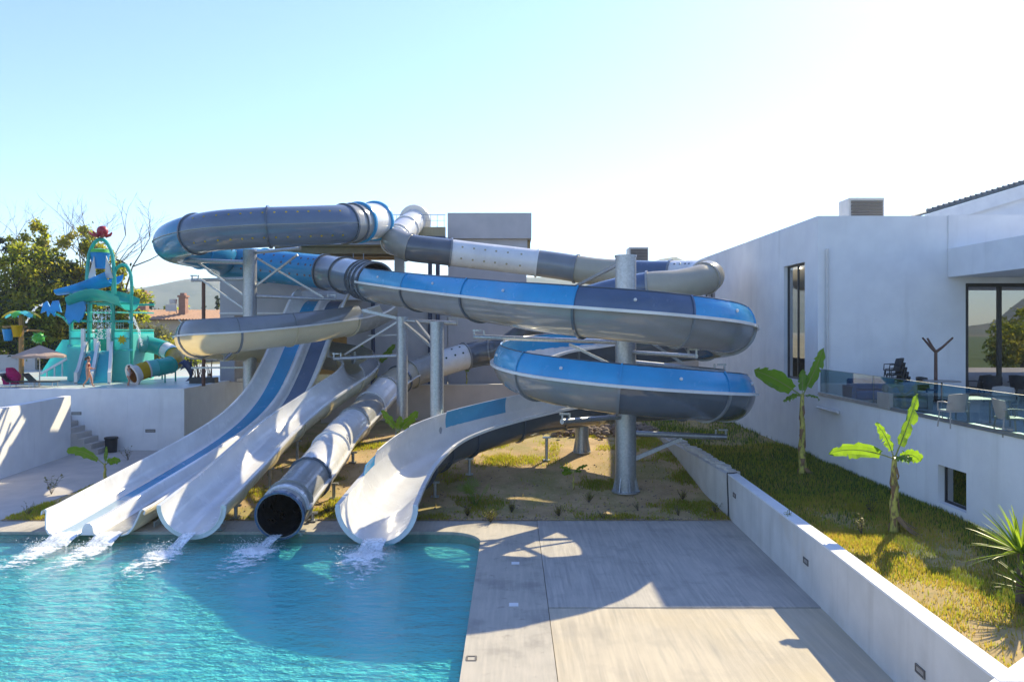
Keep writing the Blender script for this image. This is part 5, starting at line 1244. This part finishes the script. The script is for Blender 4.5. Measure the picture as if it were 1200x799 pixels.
# ---- weeds
def weed(x, y, z, h, n, label, mat, group):
    t = MB()
    for k in range(n):
        a_ = rng.uniform(0,6.28); e = R(rng.uniform(45,85)); tip = Vector((x,y,z))+W(math.cos(a_)*math.cos(e),math.sin(a_)*math.cos(e),math.sin(e))*h*rng.uniform(.5,1); t.tube([(x,y,z-.02),tip],[.008,.004],3,0,False)
        for j in range(6):
            p = Vector((x,y,z)).lerp(tip,.35+.13*j); b_ = rng.uniform(0,6.28); d = W(math.cos(b_),math.sin(b_),rng.uniform(0,.6))*h*.16; s_ = W(-d.y,d.x,0)*.32
            t.add([p,p+d*.5+s_,p+d,p+d*.5-s_],[(0,1,2,3)],1)
    tag(t.build('weed', [M['bark'],M[mat]], smooth=False), label, 'weed', group)
wg = 'weeds along the garden edges'
for px, py, h, lab in ((60,578,.95,'tall thin weed at the left end of the grassy strip by the path'),(33,603,.5,'low weed at the far left corner of the grassy strip'),(150,538,.7,'weed beside the young banana plant with the yellow leaf'),(172,524,.8,'weed against the deck wall just above the racer slide edge'),(188,520,.7,'weed at the foot of the deck wall, nearest the wall corner')):
    Z = 6.45*F/(py-HY); weed(px2x(px,Z), Z, .03, h, 9, lab, 'leaf_s', wg)
for px, py, h, lab in ((708,606,.45,'pale weed at the back edge of the concrete, near the small sunlit triangle'),(748,597,.4,'weed between the central pillar and the concrete edge'),(795,602,.4,'weed at the concrete edge right of the central pillar'),(838,600,.5,'weed at the foot of the retaining wall corner')):
    Z = 6.42*F/(py-HY); weed(px2x(px,Z), Z, gz(px2x(px,Z),Z), h, 8, lab, 'leaf_s', wg)
for px, py, h, lab in ((1020,600,.75,'thin branching weed left of the shorter banana plant'),(1010,625,.5,'dry weed in the sunlit grass at the planter edge'),(925,612,.4,'small weed just inside the retaining wall cap')):
    Z = 5.2*F/(py-HY); weed(px2x(px,Z), Z, 1.3, h, 9, lab, 'leaf_y' if 'dry' in lab else 'leaf_g', wg)

# ---- grass
def grass(name, pts, h, mats, parent=None, wd=.012, lean=.5):
    n = len(pts); a = nrng.uniform(0,2*math.pi,n); hh = h*nrng.uniform(.4,1.2,n); ln = nrng.uniform(0,lean,n)
    d = np.stack([np.cos(a),np.sin(a),np.zeros(n)],1); s = np.stack([-np.sin(a),np.cos(a),np.zeros(n)],1)*wd
    V = np.stack([pts-s, pts+s, pts+d*(hh*ln)[:,None]+np.array([0,0,1])*(hh*(1-.3*ln))[:,None]],1).reshape(-1,3)
    mi = (nrng.random(n)*len(mats)).astype(int)
    return tag(bulk(name, V, np.arange(3*n).reshape(n,3), mats, parent, mi), kind='stuff')
def scatter(n, x0, x1, y0, y1, zf, dens):
    P_ = []; 
    while len(P_) < n:
        x = rng.uniform(x0,x1); y = rng.uniform(y0,y1)
        if rng.random() < dens(x,y): P_.append((x,y,zf(x,y)-.01))
    return np.array(P_)
def dpl(x, y):
    if x < wx(y)+.42 or x > 11.93: return 0
    v = noise.noise((x*.55,y*.45,7))*.9+.55+noise.noise((x*2.5,y*2.5,1))*.4
    return max(.03, min(1, v))
grass('grass', scatter(95000, 7.2, 11.93, 9.5, 34, pz, dpl), .12, [M['grass'],M['grass'],M['grassg']], wd=.012)
grass('grass', scatter(9000, 7.2, 11.93, 24, 46, pz, lambda x,y: dpl(x,y)*.8), .22, [M['grassd'],M['grassd'],M['grassg']], wd=.018)
grass('shaded_grass', scatter(26000, 7.2, 11.93, 13, 32, pz, lambda x,y: max(0,min(1,.55*sm((y-19)/6)+.75*sm((x-10.2)/1.4)+.5*noise.noise((x*.9,y*.6,21))-.1)) if x > wx(y)+.45 else 0), .17, [M['grassd'],M['grassd'],M['grassg']], wd=.014)  # darker grass blades painted in where the building shades the planter
def dga(x, y):
    if x > wx(y)-.05: return 0
    v = noise.noise((x*.42,y*.5,11))*1.7+noise.noise((x*1.9,y*1.9,2))*.5
    edge = .42*(1-sm((y-26.2)/1.6)); right = .4*sm((x-5.2)/1.5)
    left = .5 if x < -15.5 else 0
    return max(.006, min(1, v-.12+edge+right+left))
grass('garden_grass', scatter(70000, -17.3, 7.45, 26.05, 38, gz, dga), .14, [M['grassg'],M['grassg'],M['grass']], wd=.016)
for i, (px, py, lab) in enumerate(((548,600,'bright leafy tuft at the pool edge right of the white trough'),(600,596,'leafy tuft between the fan palm and the concrete edge'),(575,607,'low tuft at the concrete corner by the pool'),(470,575,'tuft beside the legs of the enclosed tube'),(690,588,'tuft left of the foot of the central pillar'),(800,585,'tuft right of the central pillar'),(655,600,'tuft beside the small young banana plant'),(385,598,'tuft beneath the enclosed tube near its mouth'))):
    Z = 6.35*F/(py-HY); weed(px2x(px,Z), Z, gz(px2x(px,Z),Z), .42, 26, lab, ('leaf_y','leaf_g','leaf_y')[i%3], 'leafy tufts in the slide garden')
# rubble and stones in the garden
mb = MB()
for k in range(420):
    x = rng.uniform(2.0,7.0); y = rng.gauss(38.3,.7); r_ = rng.uniform(.06,.2); mb.ell((x,y,gz(x,y)+r_*.4+rng.uniform(0,.25)), (r_,r_*rng.uniform(.6,1),r_*.65), 6, 4, 0, Matrix.Rotation(rng.uniform(0,3),3,'Z'))
tag(mb.build('rubble', M['stone'], smooth=False, origin=False), kind='stuff')
mb = MB()
for k in range(1300):
    x = rng.uniform(-16,7.2); y = 26.0+abs(rng.gauss(0,3.4)) if k > 500 else 26.02+abs(rng.gauss(0,.16)); r_ = rng.uniform(.012,.05)
    mb.ell((x,y,gz(x,y)+r_*.3), (r_,r_*rng.uniform(.6,1),r_*.6), 5, 3, 0, Matrix.Rotation(rng.uniform(0,3),3,'Z'))
tag(mb.build('pebbles', M['stone'], smooth=False, origin=False), kind='stuff')

# ------------------------------------------------------------------ terrace furniture
TZ = 3.85
def frame_chair(name, label, mat, loc, rz, s=1., wick=False, group=None):
    t = thing(name, label, 'chair', (0,0,0), group)
    mb = MB(); mb.prism([(-.26,-.25),(.26,-.25),(.24,.24),(-.24,.24)], .41, .45); mb.build('seat', M[mat], t)
    mb = MB(); rows = []
    for i in range(5):
        q = i/4; rows.append([(.27*math.sin(R(a)), .24+.10*q-.16*(1-math.cos(R(a)))*1.2, .45+.42*q+(.02*math.cos(R(a*2)) if i == 4 else 0)) for a in range(-75,76,25)])
    grid(mb, rows, 0); r2 = [[(p[0]*1.06,p[1]+.025,p[2]) for p in r_] for r_ in rows]; grid(mb, r2, 0); grid(mb,[rows[-1],r2[-1]],0)
    for k in (0,-1): grid(mb, [[r_[k] for r_ in rows],[r_[k] for r_ in r2]],0)
    mb.build('backrest', M[mat], t)
    for sx in (-1,1):
        for sy in (-1,1):
            mb = MB(); mb.tube([(sx*.22,sy*.21,.42),(sx*.25,sy*.25,0)], .018, 6); mb.build('leg', M[mat], t)
        mb = MB(); mb.tube([(sx*.25,-.24,.42),(sx*.27,-.22,.64),(sx*.28,.05,.66),(sx*.27,.26,.64)], .02, 6); mb.build('armrest', M[mat], t)
    t.location = loc; t.rotation_euler = (0,0,rz); t.scale = (s,s,s); return t
def table(name, label, loc, mat, r=.45, h=.73, square=False, group=None):
    t = thing(name, label, 'table', loc, group); x,y,z = loc; mb = MB()
    if square: mb.box(x-r,x+r,y-r*.8,y+r*.8,z+h-.03,z+h)
    else: mb.lathe([(r-.01,h-.03),(r,h-.015),(r-.01,h)], loc, 24)
    mb.build('table_top', M[mat], t)
    if square:
        for sx in (-1,1):
            for sy in (-1,1): mb = MB(); mb.tube([(x+sx*(r-.06),y+sy*(r*.8-.06),z),(x+sx*(r-.06),y+sy*(r*.8-.06),z+h-.03)],.025,6); mb.build('leg', M[mat], t)
    else:
        mb = MB(); mb.lathe([(.03,.05),(.03,h-.03)], loc, 10); mb.build('column', M['dark'], t)
        for k in range(4):
            a = k*math.pi/2+.5; mb = MB(); mb.tube([(x,y,z+.1),(x+.2*math.cos(a),y+.2*math.sin(a),z+.09),(x+.34*math.cos(a),y+.34*math.sin(a),z+.015)],.018,5); mb.build('foot', M['dark'], t)
    return t
sc0 = frame_chair('terrace_chair', 'x', 'blackpl', (0,0,0), 0)
ords = ('bottom chair of the leaning black stack against the terrace wall','second chair up in the leaning black chair stack','third chair up in the leaning black chair stack','fourth chair up in the leaning black chair stack','topmost chair of the leaning black chair stack')
for i in range(5):
    c = P(1056+2.2*i, 0, 28.3); place(sc0, i > 0, (c.x-.13*i+.0, 28.4, TZ+.17*i), R(-95), ords[i]); 
for o in [o for o in COL.objects if o.get('label') in ords]: o['group'] = 'black chairs stacked on the terrace'
c = P(1072,0,27.2); table('bistro_table', 'glass topped round table in front of the stacked black chairs', (c.x,27.2,TZ), 'channel', .55)
mb = MB(); mb.lathe([(.035,0),(.035,.1),(.012,.14),(.012,.2)], (c.x-.02,27.2,TZ+.73), 10); tag(mb.build('bottle', M['whitepl']), 'small pale bottle standing on the glass topped table', 'bottle')
c = P(1086,0,27.9); frame_chair('wire_chair', 'black wire armchair between the glass topped table and the tree stand', 'dark', (c.x,27.9,TZ), R(20))
c = P(1102,0,27.6)
pdt = table('round_table', 'round grey table around the stem of the tree shaped stand', (c.x+.02,27.55,TZ), 'greypl', .62, .78)
ts = thing('tree_stand', 'brown tree shaped stand with three forked arms against the white wall', 'stand', (c.x,27.9,TZ+.78))
mb = MB(); mb.tube([(c.x,27.9,TZ),(c.x,27.9,TZ+1.85)],[.07,.055],8); mb.build('stem', M['brownm'], ts)
for dx, dy, dz in ((-.48,0,.52),(.62,0,.52),(-.2,.2,.50)):
    mb = MB(); mb.tube([(c.x,27.9,TZ+1.8),(c.x+dx*.4,27.9+dy*.4,TZ+1.98),(c.x+dx,27.9+dy,TZ+1.8+dz)],[.055,.045,.035],7); mb.build('arm', M['brownm'], ts)
for px, Z, ww, lab in ((1007,27.6,1.7,'low blue cushioned sofa behind the glass at the far end of the terrace'),(1040,24.6,1.1,'grey cushioned seat behind the glass below the stacked chairs')):
    c = P(px,0,Z); t = thing('sofa', lab, 'sofa', (c.x+.6,Z,TZ)); m_ = M['bluefab'] if 'blue' in lab else M['greypl']
    x = c.x+.55
    mb = MB(); mb.box(x-ww/2,x+ww/2,Z-.4,Z+.4,TZ+.12,TZ+.42); b_ = mb.build('seat', m_, t); b_.modifiers.new('bevel','BEVEL').width = .05
    mb = MB(); mb.box(x-ww/2,x+ww/2,Z+.2,Z+.42,TZ+.425,TZ+.85); b_ = mb.build('backrest', m_, t); b_.modifiers.new('bevel','BEVEL').width = .06
    for sx in (-1,1):
        mb = MB(); mb.box(x+sx*ww/2-.02 if sx>0 else x-ww/2-.14,x+ww/2+.14 if sx>0 else x-ww/2+.02-.025,Z-.4,Z+.4,TZ+.1,TZ+.6); mb.build('armrest', m_, t)
c = P(1117,0,20.6); frame_chair('tub_chair', 'white plastic tub chair, shade put into its colour, seen through the glass beside the square table', 'chairpl', (c.x,20.6,TZ), R(185), 1.05)
c = P(1148,0,21.2); table('square_table', 'square grey table in the middle of the terrace', (c.x,21.2,TZ), 'greypl', .62, .74, True)
c = P(1183,0,18.9); frame_chair('arm_chair', 'wooden framed armchair with pale ends near the right edge of the terrace', 'greypl', (c.x,18.9,TZ), R(80), 1.05)
c = P(1178,0,22.6); frame_chair('tub_chair', 'grey tub chair tucked behind the square table', 'greypl', (c.x,22.6,TZ), R(-20), 1.05)
labs = ('dark wicker chair by the glass facade, closest to the white wall','dark wicker chair by the glass facade, right of the first wicker chair','dark wicker chair by the glass facade at the right edge')
for i, (px, Z, a) in enumerate(((1148,28.6,200),(1163,27.9,150),(1196,28.2,120))):
    c = P(px,0,Z); frame_chair('wicker_chair', labs[i], 'blackpl', (c.x,Z,TZ), R(a), 1.08, group='wicker chairs in front of the glass facade')

# ------------------------------------------------------------------ falling water and foam
def stream(label, c0, c1, w0, w1, bow=.2):
    c0 = Vector(c0); c1 = Vector(c1); mb = MB(); rows = []
    for i in range(9):
        q = i/8; c = c0.lerp(c1, q)+W(0,0,bow*math.sin(q*math.pi)*.5*(1-q)); ww = w0+(w1-w0)*q; rows.append([c+W(ww*math.cos(a*math.pi/12)*(1+.05*math.sin(3*a+i)), ww*.34*math.sin(a*math.pi/12)*(1+.10*math.cos(5*a+i*2)), .015*math.sin(a*2.+i)) for a in range(24)])
    grid(mb, rows, 0, True)
    tag(mb.build('water_stream', M['stream'], angle=180), label, 'water', 'water pouring from the slide mouths')
def foam(name, cx, cy, spread, n, drift, rmax=.017):
    # a thin lumpy raft of foam whose cover thins out along the drift, plus droplets over the impact
    L = math.hypot(*drift); ux, uy = drift[0]/L, drift[1]/L; vx, vy = -uy, ux; nu, nv = 70, 56; V = []; Cv = []; Fs = []
    for i in range(nu+1):
        for j in range(nv+1):
            q = -.35+1.5*i/nu; s_ = (j/nv*2-1); wd = spread*(.75+.75*max(0,q)); x = cx+ux*L*q+vx*s_*wd; y = min(24.55, cy+uy*L*q+vy*s_*wd)
            d0 = math.exp(-((x-cx)**2/(spread*.62)**2+(y-cy)**2/(spread*.40)**2))
            d1 = (1-s_*s_)*sm((q+.1)*6)*max(0,1-q/1.1)**1.2*.56
            d = max(d0*.86, d1)*min(1, (1-abs(s_))*4)*sm((q+.35)*8)*sm((1.15-q)*6)
            V.append((x,y,-.085+.16*d0*max(0,noise.noise((x*4.5,y*5.5,1))+.25*noise.noise((x*14,y*14,2)))+.012*d)); Cv.append(d)
    for i in range(nu):
        for j in range(nv): a_ = i*(nv+1)+j; Fs.append((a_,a_+1,a_+nv+2,a_+nv+1))
    o = bulk(name, np.array(V), np.array(Fs), [M['foamsheet']]); at = o.data.attributes.new('cover','FLOAT','POINT'); at.data.foreach_set('value', np.array(Cv,dtype=np.float32))
    tag(o, kind='stuff'); o.data.polygons.foreach_set('use_smooth',[True]*len(o.data.polygons))
    mv = []; mf = []
    for k in range(n):
        x = cx+rng.gauss(0,spread*.36); y = min(24.5,cy+rng.gauss(0,spread*.22)); z = -.07+abs(rng.gauss(0,.13)); r_ = rmax*rng.uniform(.25,1)
        b_ = len(mv); mv += [(x+r_,y,z),(x-r_*.5,y+r_*.8,z),(x-r_*.5,y-r_*.8,z),(x,y,z+r_*1.2),(x,y,z-r_)]
        mf += [(b_,b_+1,b_+3),(b_+1,b_+2,b_+3),(b_+2,b_,b_+3),(b_+1,b_,b_+4),(b_+2,b_+1,b_+4),(b_,b_+2,b_+4)]
    tag(bulk('water_droplets', np.array(mv), np.array(mf), [M['foam']]), kind='stuff')
for lab, px, y0, z0, w0, dx, n, sp in (('thin sheet of water leaving the blue racer lane',79,24.0,.06,.40,-.12,1500,.8),('water leaving the navy racer lane beside the divider',128,24.0,.06,.36,.0,1300,.75),
        ('white water pouring from the single white trough',222,23.6,.16,.18,-.28,1900,.85),('white water pouring from the black tube mouth',324,23.85,.02,.16,-.30,2600,1.0),('large white splash pouring from the spiral slide mouth',440,23.4,.02,.33,-.1,3000,1.1)):
    x = px2x(px, y0); stream(lab, (x,y0+.15,z0+.04), (x+dx*.7,y0-.62,-.09), w0, w0*1.1, .12)
    foam('foam', x+dx, y0-1.1, sp*1.05, n//3, (.35+dx*1.2,-3.6))
# spray curtain inside the splash tower
V = []
for k in range(420):
    px = 110+rng.choice((0,5,9,14,18))+rng.gauss(0,1.0); V.append(P(px, rng.uniform(362,397), 46.6+rng.uniform(-.3,.3)))
for k in range(260):
    q = rng.random(); px = 152+14*q; V.append(P(px+rng.gauss(0,.8), 372-6*q+38*q*q+rng.gauss(0,1), 47))
for k in range(150):
    q = rng.random(); V.append(P(60-30*q+rng.gauss(0,.6), 362-9*math.sin(q*2.6)+22*q*q+rng.gauss(0,.7), 46.8))
Vq, Fq = leaf_quads(np.array([list(v) for v in V]), .06); tag(bulk('falling_water', Vq, Fq, [M['foam']]), kind='stuff')

# ------------------------------------------------------------------ what the terrace glass reflects, behind the camera
for i, (x, y, lab) in enumerate(((37,-22,'round bushy tree behind the camera, reflected leftmost in the terrace glass'),(46,-30,'tall bushy tree behind the camera, reflected in the middle of the terrace glass'),(56,-24,'wide bushy tree behind the camera, reflected rightmost in the terrace glass'),(30,-34,'small bushy tree behind the camera, reflected at the left frame of the glass'))):
    tree((x,y,1.5), [(0,0,4,3.2,3,2.4),(-2,0,2.6,2.2,2,2.0),(2.2,0,2.4,2.4,2,1.8),(.3,0,5.8,1.8,1.6,1.4)], 4940, .28, [G,Y_,G], lab, 'broadleaf_tree', .3)
mb = MB(); mb.prism([(-40,-420),(420,-420),(420,-4),(-40,-4)], -.1, 1.5); tag(mb.build('lawn', M['lawn'], smooth=False, origin=False), kind='structure')

for i, (x, y) in enumerate(((58,-62),(70,-66),(82,-60),(96,-64),(64,-90),(84,-95))):
    tree((x,y,1.5), [(0,0,2.6,3.4,3,2.2),(-2.6,0,1.8,2.6,2,1.6),(2.6,0,1.8,2.6,2,1.6)], 1710, .42, [G,Y_,D_], 'green tree in the far row reflected in the terrace glass, ' + ('leftmost','second from left','third from left','rightmost','small left one behind','small right one behind')[i], 'broadleaf_tree', .3)
# ------------------------------------------------------------------ haze
mb = MB(); mb.box(-2500,2500,-1300,2100,-2.4,165)
hz_ = newmat('haze_air'); hz_[1].remove(hz_[3]); pv = hz_[1].new('ShaderNodeVolumePrincipled')
pv.inputs['Color'].default_value = (.74,.87,1,1); pv.inputs['Density'].default_value = .00032; pv.inputs['Anisotropy'].default_value = .2
hz_[2].new(pv.outputs[0], hz_[1]['Material Output'].inputs['Volume'])
tag(mb.build('haze', hz_[0], smooth=False, origin=False), kind='stuff')

for o in COL.objects:
    if '_o' in o: del o['_o']
